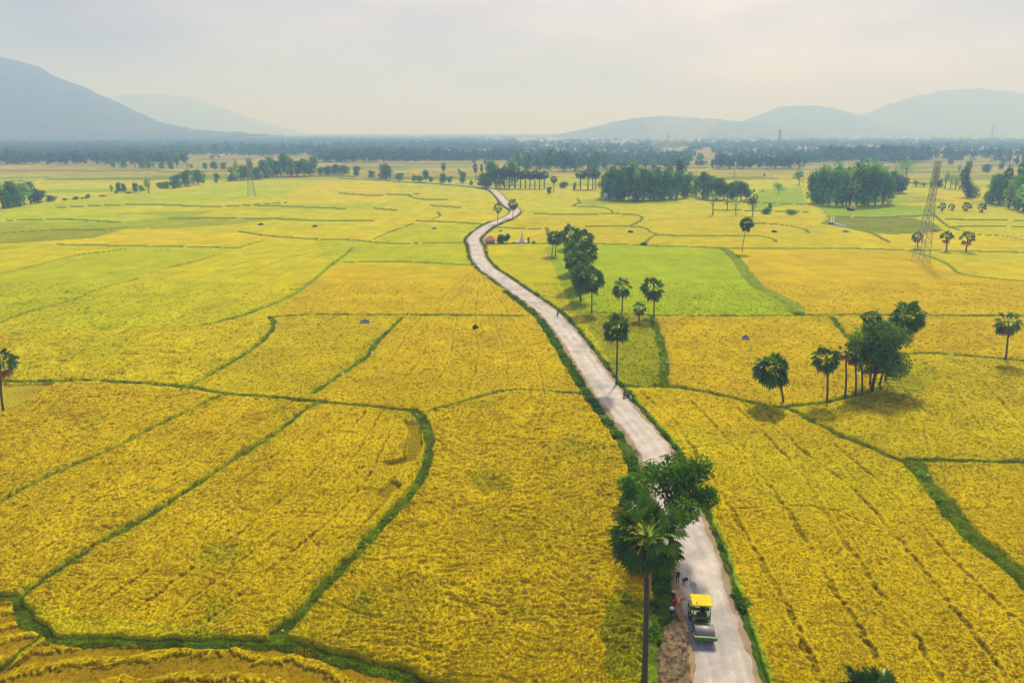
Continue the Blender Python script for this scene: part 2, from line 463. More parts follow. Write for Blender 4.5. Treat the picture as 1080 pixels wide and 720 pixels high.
# --- road: centre line and half width, surveyed
ROAD = [(782,800,0),(766,720,0),(753.5,670,0),(741,626,0),(727,572,0),(694,485,0),(677.5,460,0),(657,435,0),(645,420,0),(631,400,0),(615,377,0),(595,349,0),(581,333,0),
        (563,319,0),(541,303.5,0),(524,291,0),(515,285,0),(505.5,274,0),(503,266,0),(502,260,0),(499,254,0),(502.5,248.5,0),(511,241.5,0),(520,236.5,0),(533,231,0),
        (541,226.5,0),(543.5,222,0),(537,217.5,0),(531.5,212.5,0),(527,207,0),(521,201.6,0),(515,198.8,0),(505,197.2,0),(497,196.4,0),(484,195.2,0),(462,193.6,0),(430,191.6,0),(395,189.6,0),(360,187.6,0)]
ROAD_G = smooth_line([at(p[0], p[1]) for p in ROAD], 2.0, 60)
ROAD_HW = 3.15

def P(*a):
    return [tuple(a[i:i + 2]) for i in range(0, len(a), 2)]
# --- grass bunds between the fields: (half width in metres, points)
BUNDS = [
 (0.62, P(18,636, 49,613, 102,578, 147,553, 196,522, 240,491, 262,478, 293,458, 324,433, 342,427)),
 (0.45, P(-20,545, 0,533, 44,509, 80,493, 120,476, 156,456, 191,440, 222,424, 240,418)),
 (0.60, P(-30,404, 7,405, 50,405, 93,404, 150,407, 200,411, 237,418, 284,421, 333,426, 389,431, 438,436.5)),
 (0.42, P(438,436.5, 449,437, 478,429, 522,417, 549,413.5, 584,415.5, 622,419)),
 (1.15, P(438,436, 447,449, 453,467, 449,493, 438,518, 418,540, 396,564, 373,591, 344,620, 318,649, 292,671)),
 (0.80, P(18,634, 27,653, 49,669, 67,677, 111,679, 178,680, 249,681, 293,681, 329,689, 367,700, 415,713, 447,722, 490,740, 560,770)),
 (0.85, P(49,670, 27,686, 0,708, -40,740)),
 (0.60, P(-40,640, 0,634, 18,635)),
 (0.75, P(200,409, 227,394, 247,382, 263,372, 280,358, 288,347, 288,340, 284,336)),
 (0.18, P(284,336, 330,333.5, 372,333.5, 430,334, 480,334, 556,335)),
 (0.95, P(213,345, 247,337, 287,323, 310,312, 330,297, 349,281, 365,269, 372,262)),
 (0.25, P(0,342, 33,330, 80,317, 107,305, 140,297, 173,285, 213,275, 253,262, 277,255)),
 (0.40, P(0,290, 43,280, 83,270, 110,267, 133,263)),
 (0.45, P(330,253, 371,254, 407,257.5, 450,257.5, 494,257.5)),
 (0.30, P(60,259, 150,260.5, 253,262.5)),
 (0.30, P(253,245, 287,250, 330,253)),
 (0.25, P(365,278, 420,277.5, 497,281)),
 (0.85, P(423,337, 410,350, 397,363, 387.5,377, 371.5,388.5, 349,404, 330,417)),
 (0.45, P(440,233.5, 480,235, 512,237)),
 (0.35, P(394,253, 412,245, 437,236)),
 (0.35, P(330,233.5, 365,233, 394,233)),
 (0.4, P(180,231, 240,230.5, 300,231.5, 332,233.5)),
 (0.4, P(430,206, 442,210, 470,211)), (0.4, P(455,217, 485,219)), (0.4, P(462,224, 464,228, 455,232)),
 (0.4, P(395,220, 417,222)), (0.3, P(270,217, 330,219, 362,220.5)), (0.3, P(360,204, 390,206, 440,205)),
 (0.35, P(0,247, 60,243, 110,243, 135,239)), (0.3, P(10,233, 70,232, 125,235)), (0.3, P(62,219, 150,216, 230,218, 300,214)),
 # right of the road
 (0.62, P(686,410, 700,409, 740,415.5, 793,427, 829,433.5, 851,444, 882,460, 927,480, 953,490, 967,493)),
 (2.1, P(962,490, 980,515, 1002,542, 1024,569, 1051,591, 1085,620, 1130,660)),
 (0.45, P(962,488, 1000,489, 1040,490, 1110,491)),
 (0.55, P(825,432, 850,429.5, 873,426.5, 893,421, 911,418, 930,411)),
 (0.60, P(930,378, 954,376, 977,374.5, 1005,376.5, 1045,379.5, 1080,383, 1130,387)),
 (0.55, P(625,331, 671,334, 720,335, 770,335, 842,334.5, 870,334.3, 878,336.5)),
 (1.0, P(878,336.5, 885,347, 896,359, 905,364, 915,380)),
 (0.40, P(879,333.8, 971,334.3, 1080,335, 1150,336)),
 (2.3, P(762,263, 772,270, 780,279, 788,291, 800,304, 816,312, 833,322, 842,332)),
 (0.50, P(627,258, 675,259.5, 690,260.5, 730,261.5, 772,263.2, 840,263, 908,263.6, 950,265)),
 (0.75, P(950,265, 967,268.5, 985,273.5, 1000,280.5, 1014,290.5, 1045,295, 1080,298, 1130,303)),
 (0.40, P(950,265, 1000,266, 1080,267.5, 1140,268.5)),
 (0.8, P(609,210, 611,214, 605,217.5, 635,219, 645,222.5, 647.5,225.5, 672,227.3, 677,231, 672,235.5, 665,239, 680,241, 687,246, 692,247.5, 685,252.5, 680,258)),
 (0.35, P(565,226, 605,226.3, 647,226)), (0.45, P(525,240.5, 548,241.6, 570,242.5)), (0.40, P(620,239.5, 645,239.5, 665,239.6)),
 (0.45, P(690,248.8, 720,249.6, 766,250)),
 (0.9, P(790,236.3, 810,236.6, 827,238, 847,242, 853,246)), (0.9, P(764,249.6, 801,250, 816,253, 818,256)),
 (1.2, P(914,244, 928,251, 938,256.5)),
 (0.4, P(872,228.5, 930,229.5, 986,227.5)),
 (0.7, P(984,226, 993,234, 1003,240.5, 1030,248, 1056,249.4, 1095,258)),
 (0.3, P(1002,240, 1040,239, 1100,241)), (0.3, P(1000,232, 1050,232.5, 1100,234)),
 (1.5, P(687,336, 692,348, 697,366, 700.5,384, 700,409)),
 (0.35, P(653,409.5, 676,410.5, 701,411)),
 (1.0, P(577,241, 578.5,250, 579,258)),
 (1.2, P(512,257.6, 540,257.8, 579,258)),
 (0.4, P(755,222, 790,222.5, 850,224)), (0.4, P(770,213, 800,214, 846,216)),
]
# --- walking lines and lodged furrows: thin dark gaps in the crop (half width, points)
FUR = [
 (0.17, P(677,418, 705,440, 730,475, 749,505, 766,533, 795,585, 829,642, 855,702, 875,745)),
 (0.17, P(731,427, 770,470, 807,510, 838,555, 869,609, 900,658, 930,710, 945,740)),
 (0.16, P(778,433, 815,470, 847,507, 882,564, 926,626, 966,680, 1000,735)),
 (0.16, P(810,440, 842,475, 900,520, 944,569, 980,613, 1015,658, 1065,725)),
 (0.15, P(880,472, 926,511, 962,547, 998,587, 1040,630, 1085,668)),
 (0.10, P(700,480, 770,470)), (0.10, P(770,540, 860,538, 940,566)),
 (0.12, P(975,385, 1010,420, 1045,470)), (0.12, P(1020,385, 1050,420, 1080,455)), (0.1, P(940,395, 965,430, 980,480)),
]
def between(a, b, fr, hw):
    """a line a fraction fr of the way from line a to line b"""
    A = smooth_line([at(*p) for p in a], 5); B = smooth_line([at(*p) for p in b], 5)
    n = 24
    ia = np.linspace(0, len(A) - 1, n); ib = np.linspace(0, len(B) - 1, n)
    pa = np.stack([np.interp(ia, np.arange(len(A)), A[:, k]) for k in (0, 1)], 1)
    pb = np.stack([np.interp(ib, np.arange(len(B)), B[:, k]) for k in (0, 1)], 1)
    p = pa * (1 - fr) + pb * fr
    return hw, p
FUR_G = [(hw * 1.7, smooth_line([at(*p) for p in pts], 3.0)) for hw, pts in FUR]
for fr in (0.15, 0.30, 0.45, 0.60, 0.75, 0.9):
    FUR_G.append(between(P(30,634, 147,556, 262,482, 340,430), P(290,668, 344,618, 430,530, 446,445), fr, 0.19))
for fr in (0.18, 0.36, 0.55, 0.75):
    FUR_G.append(between(P(0,536, 120,478, 240,420), P(18,630, 196,520, 335,428), fr, 0.17))
for fr in (0.25, 0.5, 0.75):
    FUR_G.append(between(P(0,410, 100,408, 190,412), P(0,528, 120,472, 236,420), fr, 0.15))
for fr in (0.14, 0.28, 0.42, 0.56, 0.7, 0.84):
    FUR_G.append(between(P(335,415, 385,378, 422,338, 500,284), P(618,414, 600,380, 560,338, 512,290), fr, 0.13))
for fr in (0.2, 0.4, 0.6, 0.8):
    FUR_G.append(between(P(8,338, 107,303, 213,273, 340,256), P(213,343, 287,321, 349,279, 372,262), fr, 0.15))
BUNDS_G = [(hw * (.66 if at(*pts[0])[1] < 250 else 1.0), smooth_line([at(*p) for p in pts], 4.0)) for hw, pts in BUNDS]

# --- grid that grows coarser with distance
prow = np.concatenate([np.arange(812, 420, -0.62), np.arange(420, 200, -0.75), np.arange(200, 141.2, -0.6)])
vr = (prow - 360) / 720
YR = CAM_H * (CP - vr * SP) / (SP + vr * CP)
DY = np.abs(np.gradient(YR))
RMAX, RSTEP = 1.04, 0.00128
RT = np.arange(-RMAX, RMAX, RSTEP)
NR, NC = len(YR), len(RT)
XG = YR[:, None] * RT[None, :]
YG = np.repeat(YR[:, None], NC, 1)
wob = fbm(XG * 0.25, YG * 0.25, 3, 2)
XQ = XG + np.where(YG < 500, 0.55, 0.0) * wob
YQ = YG + np.where(YG < 500, 0.55, 0.0) * np.roll(wob, 7, 1)

def seg_field(lines, widen):
    D = np.full((NR, NC), 99.0)
    for hw, L in lines:
        for a, b in zip(L[:-1], L[1:]):
            dx, dy = b[0] - a[0], b[1] - a[1]; ll = math.hypot(dx, dy)
            if ll < 1e-6: continue
            mg = 5.0
            ymin, ymax = min(a[1], b[1]), max(a[1], b[1])
            mgy = mg + 2.5 * (max(ymax, 50) ** 2 / (60 * 720.0) if ymax > 300 else 0)
            r = np.nonzero((YR > ymin - mgy) & (YR < ymax + mgy))[0]
            if len(r) == 0: continue
            r0, r1 = r[0], r[-1] + 1
            y0, y1 = YR[r0:r1].min(), YR[r0:r1].max()
            xs = [min(a[0], b[0]) - mg - 2, max(a[0], b[0]) + mg + 2]
            cand = [xs[0] / y0, xs[0] / y1, xs[1] / y0, xs[1] / y1]
            c0 = max(0, int((min(cand) + RMAX) / RSTEP)); c1 = min(NC, int((max(cand) + RMAX) / RSTEP) + 2)
            if c1 <= c0: continue
            X = XQ[r0:r1, c0:c1]; Y = YQ[r0:r1, c0:c1]
            t = np.clip(((X - a[0]) * dx + (Y - a[1]) * dy) / (ll * ll), 0, 1)
            d = np.hypot(X - a[0] - t * dx, Y - a[1] - t * dy)
            if widen:
                w = np.maximum(hw, widen * (DY[r0:r1] * abs(dx) / ll + YR[r0:r1] * RSTEP * abs(dy) / ll))[:, None]
            else:
                w = hw
            D[r0:r1, c0:c1] = np.minimum(D[r0:r1, c0:c1], d - w)
    return D

DB = seg_field(BUNDS_G, 0.46) + np.where(YG < 330, 1, 0.3) * (0.62 * fbm(XG * 0.16, YG * 0.16, 7, 3) - 0.02)
near_rows = YR < 330
_xq, _yq = XQ, YQ
_w1 = fbm(XG * 0.9, YG * 0.9, 5, 3) * 0.4
XQ = XQ + _w1; YQ = YQ + np.roll(_w1, 11, 1)
DF = seg_field([(hw, L) for hw, L in FUR_G], 0.35)
XQ, YQ = _xq, _yq
# distance to the road (centre line)
DR = seg_field([(0.0, ROAD_G)], 0)

# --- which crop stands where, plus tree shade painted as olive tone (regions surveyed from the air)
ZD = YG * CP + CAM_H * SP
PX = 540 + 720 * XG / ZD
PY = 360 + 720 * (CAM_H * CP - YG * SP) / ZD
jx = np.where(YG < 260, 1, 0) * fbm(XG * 0.12, YG * 0.12, 11, 3) * 6
PXj = PX + jx; PYj = PY + jx * 0.5
def inpoly(poly):
    poly = np.array(poly); x0, y0 = poly.min(0); x1, y1 = poly.max(0)
    ins = np.zeros(PX.shape, bool)
    rows = np.nonzero((PY[:, 0] > y0 - 4) & (PY[:, 0] < y1 + 4))[0]
    if len(rows) == 0: return ins
    r0, r1 = rows[0], rows[-1] + 1
    x = PXj[r0:r1]; y = PYj[r0:r1]; s = np.zeros(x.shape, bool)
    j = len(poly) - 1
    for i in range(len(poly)):
        xi, yi = poly[i]; xj, yj = poly[j]
        if yi != yj:
            s ^= ((yi > y) != (yj > y)) & (x < (xj - xi) * (y - yi) / (yj - yi) + xi)
        j = i
    ins[r0:r1] = s
    return ins

GOLD, YEL, YGRN, GRN, LIME = lin((200,162,0)), lin((202,172,0)), lin((194,172,0)), lin((178,168,0)), lin((162,166,0))
PALE, TAN, STUB, OLIVE, SOILC = lin((190,172,30)), lin((178,150,96)), lin((128,128,66)), lin((150,142,14)), lin((122,84,34))
tone = np.zeros((NR, NC, 3)); tone[:] = YEL
# far patchwork of plots, 60-120 m wide
ang = 0.22
ux = (XG * math.cos(ang) + YG * math.sin(ang)); uy = (-XG * math.sin(ang) + YG * math.cos(ang))
cx = np.floor(ux / 130 + 0.35 * np.sin(uy / 160)).astype(int); cy = np.floor(uy / 52 + 0.3 * np.sin(ux / 170)).astype(int)
hh = _perm[(_perm[cx & 4095] + cy) & 4095] / 4096.0
far_cols = np.array([PALE, PALE, YEL, lin((190,174,24)), lin((176,168,24)), lin((192,172,50)), lin((158,156,36)), YGRN])
fm = (YG > 420)
tone[fm] = far_cols[(hh * len(far_cols)).astype(int) % len(far_cols)][fm]
vf = YG > 900
vcols = np.array([TAN, lin((170,152,92)), lin((140,138,78)), lin((122,126,66)), lin((166,142,104)), lin((178,164,80))])
tone[vf] = vcols[(hh * 6).astype(int) % 6][vf]
REG = [
 (YGRN, P(-60,360, 0,342, 107,305, 213,275, 277,255, 330,253, 371,255, 372,263, 349,281, 310,312, 287,323, 247,337, 213,345, 100,352)),
 (GRN, P(-60,352, 0,342, 107,305, 277,255, 60,259, -60,262)),
 (YGRN, P(-60,300, 0,290, 83,270, 133,263, 60,262, -60,268)),
 (YEL, P(60,259, 150,260.5, 253,262, 253,245, 120,244, 60,252)),
 (OLIVE, P(-60,247, 60,243, 140,240, 100,252, 40,256, -60,262)),
 (lin((178,174,0)), P(-60,232, 0,226, 60,221, 180,229, 125,235, 0,234)),
 (lin((176,170,10)), P(-60,230, 60,214, 230,196, 330,190, 300,208, 200,216, 60,221)),
 (lin((158,150,44)), P(150,235, 200,229, 300,231, 240,238, 160,243)),
 (GRN, P(330,253, 371,254, 407,257.5, 496,257.5, 500,280, 440,279, 372,278, 349,281)),
 (lin((180,168,0)), P(398,252, 437,236, 512,238, 492,257, 410,257)),
 (GOLD, P(349,281, 500,281, 540,305, 590,352, 640,425, 549,413, 438,437, 330,424, 213,410, 288,347, 285,336)),
 (lin((194,162,0)), P(288,338, 424,336, 387,377, 330,418, 240,416, 205,409, 263,372)),
 (GOLD, P(-60,420, 0,408, 93,405, 240,418, 340,427, 438,437, 449,490, 396,564, 293,680, 18,640, -60,640)),
 (GOLD, P(449,437, 549,413, 622,420, 690,500, 720,600, 730,800, 560,770, 293,681, 373,591, 449,493)),
 (TAN, P(-60,407, 50,407, 60,408, 0,440, -60,470)),
 (lin((196,134,14)), P(-60,640, 18,638, 49,672, -20,720, -80,730)),
 (lin((190,140,20)), P(49,680, 293,683, 447,724, 560,775, 400,830, -100,830, -40,740)),
 # right of the road
 (lin((188,168,0)), P(512,258, 579,258, 580,270, 606,330, 690,336, 700,409, 655,409, 600,345, 540,300, 515,280)),
 (lin((150,154,0)), P(574,262, 590,258, 628,258, 634,333, 606,333)),
 (OLIVE, P(612,332, 690,336, 700,400, 700,409, 655,409, 640,380)),
 (LIME, P(578,257, 627,258, 690,260, 762,263, 780,279, 790,293, 816,311, 842,333, 770,335, 690,334, 625,331, 606,300)),
 (YEL, P(515,257, 530,243, 578,242, 578,258)),
 (lin((190,164,4)), P(548,240, 530,232, 620,226, 672,227, 677,231, 665,239, 687,246, 680,258, 580,258, 578,242)),
 (PALE, P(545,226, 540,200, 605,205, 610,215, 640,220, 672,227)),
 (lin((192,166,8)), P(690,248, 665,239, 677,231, 740,228, 870,230, 880,262, 772,263, 682,260)),
 (STUB, P(864,236.5, 878,228.5, 960,230, 986,236, 996,245, 940,248, 914,246, 890,240)),
 (lin((150,158,40)), P(862,216, 990,217, 986,228, 872,228.5)),
 (lin((150,160,36)), P(795,214, 800,200, 845,198, 850,214, 800,222)),
 (GOLD, P(790,264, 950,265, 1014,291, 1150,300, 1150,336, 879,334, 842,333, 816,312, 788,290)),
 (YEL, P(950,265, 1150,268, 1150,300, 1080,298, 1014,291, 985,273)),
 (GOLD, P(700,411, 690,337, 842,335, 878,337, 915,365, 925,412, 860,429, 829,433, 740,415)),
 (GOLD, P(879,335, 1150,336, 1150,388, 1005,377, 954,376, 915,380)),
 (lin((194,164,0)), P(925,412, 954,377, 1080,384, 1150,388, 1150,491, 967,492, 882,460, 829,433)),
 (lin((202,164,0)), P(690,412, 740,416, 851,444, 967,493, 1085,620, 1150,700, 1150,830, 800,830, 760,600, 700,470, 660,415)),
 (lin((196,158,0)), P(972,493, 1150,493, 1150,690, 1080,618, 1002,542)),
 (OLIVE, P(935,392, 950,386, 975,384, 990,392, 984,408, 966,420, 945,428, 905,432, 890,428, 918,418)),  # shade by the palm clump, painted into the rice tone
 (lin((150,140,10)), P(783,430, 800,428, 815,434, 835,442, 812,448, 790,444)),  # shade under the leaning palm, painted as duller rice
 (lin((120,130,14)), P(640,640, 655,628, 680,640, 690,720, 640,724)),  # shade beside the tall palm's trunk, painted green
]
SHADE_TONES = (lin((150,140,10)), lin((120,130,14)))
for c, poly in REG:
    if c in SHADE_TONES or (c == OLIVE and poly[0] == (935, 392)):
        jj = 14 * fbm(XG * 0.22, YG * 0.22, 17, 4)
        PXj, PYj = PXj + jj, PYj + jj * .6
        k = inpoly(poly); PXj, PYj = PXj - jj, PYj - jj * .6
        tone[k] = 0.35 * tone[k] + 0.65 * np.array(c)  # painted tree shade blended over the crop tone
    else:
        tone[inpoly(poly)] = c
# bare patches beside the thick bund, wet hollow
for poly in (P(430,450, 441,449, 444,470, 440,490, 425,495, 430,470), P(398,505, 420,500, 428,515, 412,530)):
    pass
bare = inpoly(P(424,446, 440,446, 446,470, 438,489, 412,496, 404,491, 428,484, 433,462)) | inpoly(P(398,527, 414,508, 424,514, 408,530))

nearw = np.clip((260 - YG) / 120, 0, 1)
n_big = fbm(XG * 0.035, YG * 0.035, 21, 4)
n_mid = fbm(XG * 0.16, YG * 0.16, 31, 3)
# weedy green patches in the crop
weed = sstep(0.33, 0.5, fbm(XG * 0.06 + 9, YG * 0.06, 41, 4)) * nearw
tone *= (1 + 0.16 * n_big[..., None] + 0.14 * n_mid[..., None])
wc = np.array(lin((146,140,10)))
tone = tone * (1 - 0.55 * weed[..., None]) + wc * 0.55 * weed[..., None]
greenish = sstep(0.1, 0.5, fbm(XG * 0.011 + 3, YG * 0.016, 51, 3))
tone[..., 0] *= 1 - 0.10 * greenish; 
# crop along the bunds is greener
edge = np.exp(-np.clip(DB, 0, 9) / 0.8) * np.clip((400 - YG) / 200, 0, 1)
tone = tone * (1 - 0.45 * edge[..., None]) + np.array(lin((128,136,10))) * 0.45 * edge[..., None]

# --- height of the crop: lodging waves, furrows, bunds
lod = np.clip((175 - YG) / 70, 0, 1)
wx = fbm(XG * 0.09, YG * 0.09, 61, 3) * 7.0; wy = fbm(XG * 0.09 + 40, YG * 0.09, 71, 3) * 5.0
flow = fbm((XG + wx) * 0.20, (YG + wy) * 0.75, 81, 4)
ridge = 1 - np.abs(flow) * 2.2
fine = fbm(XG * 1.3 + wx, YG * 1.7 + wy, 91, 3)
centre = inpoly(P(449,437, 549,413, 622,420, 700,500, 720,800, 293,690, 373,591, 449,493))
leftf = inpoly(P(-60,400, 240,418, 438,437, 445,490, 293,680, -60,640))
amp = np.where(centre, 1.0, np.where(leftf, 0.55, 0.32))
midl = inpoly(P(-60,350, 213,345, 285,336, 270,368, 205,408, -60,404))
amp = np.where(midl, 0.9, amp)
wavy = np.clip(ridge, -0.6, 1)
Z = 0.72 + amp * (0.36 * wavy + 0.32 * fine) * np.clip((260 - YG) / 110, 0.06, 1)
Z += 0.10 * fbm(XG * 2.6, YG * 2.6, 95, 2) * lod
# rows of small laid patches
lay = np.where(midl, 1, np.where(leftf, .35, .25)) * sstep(0.25, 0.42, fbm(XG * 0.10, YG * 0.30, 97, 4)) * np.clip((230 - YG) / 60, 0, 1)
Z -= 0.38 * lay
tone = tone * (1 - 0.48 * lay[..., None] * np.array([0.8, 1, 1]))
fur = 1 - sstep(0.0, 0.22, DF + 0.25 * np.abs(fbm(XG * 0.7, YG * 0.7, 99, 2)) - 0.05)
fur *= np.clip(0.75 + 1.0 * fbm(XG * 0.11, YG * 0.11, 103, 2), 0.4, 1) * np.clip(0.72 + 1.4 * fbm(XG * 0.8, YG * 0.8, 107, 3), 0.2, 1)
Z -= 0.58 * fur * np.clip((300 - YG) / 150, 0.1, 1)
tone = tone * (1 - 0.78 * fur[..., None]) + np.array(lin((100,74,6))) * 0.78 * fur[..., None]
# cut rows of the harvested plot at the bottom
cut = inpoly(P(49,682, 293,684, 447,725, 560,776, 400,830, -100,830, -40,742)) | inpoly(P(-60,642, 16,640, 47,671, -20,718, -80,728))
rowd = np.hypot(XG + 40.0, YG - 10.0) + 1.6 * n_mid + 2.5 * n_big + .5 * fine
sw = 0.5 + 0.5 * np.sin(rowd * 2 * PI / 3.3)
swr = sstep(0.55, 0.8, sw + 0.5 * fine)
tone[cut] = (np.array(lin((152,116,26)))[None] * (1 - swr[cut][:, None]) + np.array(lin((202,164,4)))[None] * swr[cut][:, None])
Z[cut] = 0.12 + 0.30 * swr[cut] + 0.10 * fine[cut]
stub = inpoly(P(-60,407, 50,407, 60,408, 0,440, -60,470)) | inpoly(P(866,236.5, 878,229, 960,230, 986,236, 992,245, 940,248, 914,246))
Z[stub] *= 0.35
Z[bare] = 0.08 + 0.1 * fine[bare]; tone[bare] = np.array(lin((144,116,14)))
coarse = np.clip(2.2 / np.maximum(DY, 2.2), 0.12, 1)[:, None]
Z *= coarse
# bund shoulders
is_b = DB < 0.12
prof = np.clip(-DB, 0, 1.2)
zb = 0.15 + 0.30 * prof + 0.16 * fbm(XG * 1.1, YG * 1.1, 105, 3) + np.where(YG > 230, 0.35, 0)
up = sstep(0.0, 0.45, DB)
Z = np.where(is_b, zb * coarse, Z * (0.25 + 0.75 * up))
# under the road the ground is lower; the embankment mesh covers it
under = DR < (4.7 + 0.5 * DY[:, None] * (YG > 350))
VERGE_HW = 5.2
dug = inpoly(P(683,640, 700,634, 716,626, 735,650, 745,812, 678,812, 681,690)) | ((DR < 6.8) & (XG < np.interp(YG, ROAD_G[:200, 1], ROAD_G[:200, 0])) & (YG < 260))
under = under | dug
is_v = (DR < (VERGE_HW + 0.8 * wob)) | dug
vz = -0.45 * np.ones_like(Z)
Z = np.where(under, np.where(dug & (DR > 5.5), 0.12 + .2 * fine, vz), Z)
is_g = is_b | is_v
# grass colours
gn = fbm(XG * 0.35, YG * 0.35, 111, 4)
gcol = np.array(lin((146,170,28)))[None, None] * (1 + 0.75 * gn[..., None])
dry = sstep(0.12, 0.4, fbm(XG * 0.2 + 7, YG * 0.2, 113, 3))[..., None]
gcol = gcol * (1 - 0.5 * dry) + np.array(lin((136,134,22))) * 0.5 * dry
mud = sstep(0.22, 0.42, fbm(XG * 0.5 + 5, YG * 0.5, 117, 4))[..., None]
gcol = gcol * (1 - .6 * mud) + np.array(lin((128,108,52))) * .6 * mud
hs = np.clip((YG - 150) / 300, 0, 1)[..., None]
gcol = gcol * (1 - hs) + np.array(lin((118,128,20))) * hs * (1 + .3 * gn[..., None])
dgk = (dug & (YG < 130))[..., None]
gcol = np.where(dgk, gcol * .5 + np.array(lin((70,72,24))) * .35, gcol)
tone_g = np.clip(gcol, 0, 1)
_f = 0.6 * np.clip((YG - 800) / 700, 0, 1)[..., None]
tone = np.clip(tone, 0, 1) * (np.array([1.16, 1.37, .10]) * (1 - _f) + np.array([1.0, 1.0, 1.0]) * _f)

idx = np.arange(NR * NC).reshape(NR, NC)
quad = np.stack([idx[:-1, :-1], idx[:-1, 1:], idx[1:, 1:], idx[1:, :-1]], -1)
g4 = is_g[:-1, :-1].astype(int) + is_g[:-1, 1:] + is_g[1:, 1:] + is_g[1:, :-1]
gface = g4 >= 2
xyz = np.stack([XG, YG, Z], -1).reshape(-1, 3)
def submesh(name, sel, tone_arr, mat, kind):
    q = quad[sel]
    used = np.unique(q)
    remap = np.full(NR * NC, -1, np.int32); remap[used] = np.arange(len(used))
    me = np_mesh(name, xyz[used], remap[q], tone_arr.reshape(-1, 3)[used], True)
    return tag(link(name, me, mat), kind=kind)
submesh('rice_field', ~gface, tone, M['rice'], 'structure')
submesh('grass', gface, tone_g, M['grass'], 'stuff')
# base plain out to the horizon
R = 45000.0
me = np_mesh('ground', [(-R, -3000, -1.2), (R, -3000, -1.2), (R, R, -1.2), (-R, R, -1.2)], [(0, 1, 2, 3)])
tag(link('ground', me, M['plain_far']), kind='structure')

def ground_z(x, y):
    """height of the crop surface near a point"""
    r = int(np.argmin(np.abs(YR - y))); c = int(np.clip((x / YR[r] + RMAX) / RSTEP, 0, NC - 1))
    return float(Z[r, c])

# --- road ribbon: pavement, dirt edge, embankment
def ribbon(line, offs, zs, jitter=None, taper=None):
    L = np.array(line); d = np.gradient(L, axis=0); d /= np.linalg.norm(d, axis=1)[:, None] + 1e-9
    nrm = np.stack([d[:, 1], -d[:, 0]], 1)
    V = []
    for k, (o, z) in enumerate(zip(offs, zs)):
        oo = np.full(len(L), float(o))
        if taper is not None and abs(o) > 3.9: oo = np.sign(o) * (3.9 + (abs(o) - 3.9) * taper)
        if jitter is not None: oo = oo + jitter[k] * fbm(L[:, 0] * 0.23 + 17 * k, L[:, 1] * 0.23, 130 + k, 3)
        V.append(np.concatenate([L + nrm * oo[:, None], np.full((len(L), 1), float(z))], 1))
    V = np.stack(V, 1); n, k = V.shape[:2]
    I = np.arange(n * k).reshape(n, k)
    F = np.stack([I[:-1, :-1], I[:-1, 1:], I[1:, 1:], I[1:, :-1]], -1).reshape(-1, 4)
    return V.reshape(-1, 3), F[:, ::-1]

seg = np.hypot(*np.diff(ROAD_G, axis=0).T); s_ = np.concatenate([[0], np.cumsum(seg)])
ss = []
t = 0.0
while t < s_[-1]:
    ss.append(t); t += 0.35 if t < 90 else (0.8 if t < 300 else 2.0)
RL = np.stack([np.interp(ss, s_, ROAD_G[:, k]) for k in (0, 1)], 1)
# pavement with lanes of wear as vertex colours
offs = np.linspace(-ROAD_HW, ROAD_HW, 15)
jit = [1.0 if k in (0, 14) else 0.0 for k in range(15)]
V, F = ribbon(RL, offs, [0.44 - 0.012 * abs(o) for o in offs], jit)
oo = np.tile(offs, len(RL)); sx = np.repeat(np.array(ss), 15)
c = np.array(lin((214,200,180)))[None] * np.ones((len(V), 1))
wear = fbm(oo * 1.2, sx * 0.05, 141, 3)[:, None]
c *= 1 + 0.26 * wear - 0.07 * np.exp(-((np.abs(oo) - 1.3) / .45) ** 2)[:, None]
patch = sstep(0.08, 0.3, fbm(V[:, 0] * 0.13, V[:, 1] * 0.13, 143, 3))[:, None]
c = c * (1 - 0.35 * patch) + np.array(lin((146,144,146))) * 0.35 * patch
edge_d = sstep(0.75, 1.0, np.abs(oo) / ROAD_HW)[:, None]
c = c * (1 - 0.5 * edge_d) + np.array(lin((190,168,136))) * 0.5 * edge_d
tag(link('road', np_mesh('road', V, F, np.clip(c, 0, 1), True), M['road']), kind='structure')
# dirt shoulders
offs = [-4.6, -4.0, -3.5, -2.6, 2.6, 3.5, 3.9, 4.4]
V, F = ribbon(RL, offs, [0.05, 0.28, 0.38, 0.36, 0.36, 0.38, 0.28, 0.05], [0.9, 0.9, 0.5, 0, 0, 0.5, 0.6, 0.6])
c = np.array(lin((170,146,108)))[None] * (1 + 0.35 * fbm(V[:, 0] * 0.5, V[:, 1] * 0.5, 151, 3)[:, None])
tag(link('road_shoulder', np_mesh('road_shoulder', V, F, np.clip(c, 0, 1), True), M['road']), kind='structure')
# grassy embankment
offs = [-7.8, -7.0, -6.0, -5.0, -4.2, -3.9, 3.6, 3.9, 4.3, 4.7, 5.2, 6.2]
zs = [-0.5, 0.10, 0.34, 0.36, 0.30, 0.0, 0.0, 0.24, 0.34, 0.32, 0.10, -0.5]
V, F = ribbon(RL, offs, zs, [0.9, 0.9, 0.9, 0.6, 0.7, 0.7, 0.4, 0.6, 0.6, 0.9, 0.9, 0.9], np.interp(ss, [0, 120, 320], [1.0, 0.9, 0.35]))
V[:, 2] += 0.45 * fbm(V[:, 0] * 0.8, V[:, 1] * 0.8, 155, 3) * (V[:, 2] > 0.05)
gv = fbm(V[:, 0] * 0.45, V[:, 1] * 0.45, 157, 4)[:, None]; gd = sstep(0.05, .35, fbm(V[:, 0] * 0.3 + 9, V[:, 1] * 0.3, 159, 3))[:, None]
c = np.array(lin((74,102,18)))[None] * (1 + 0.8 * gv)
c = c * (1 - .6 * gd) + np.array(lin((128,112,50))) * .6 * gd
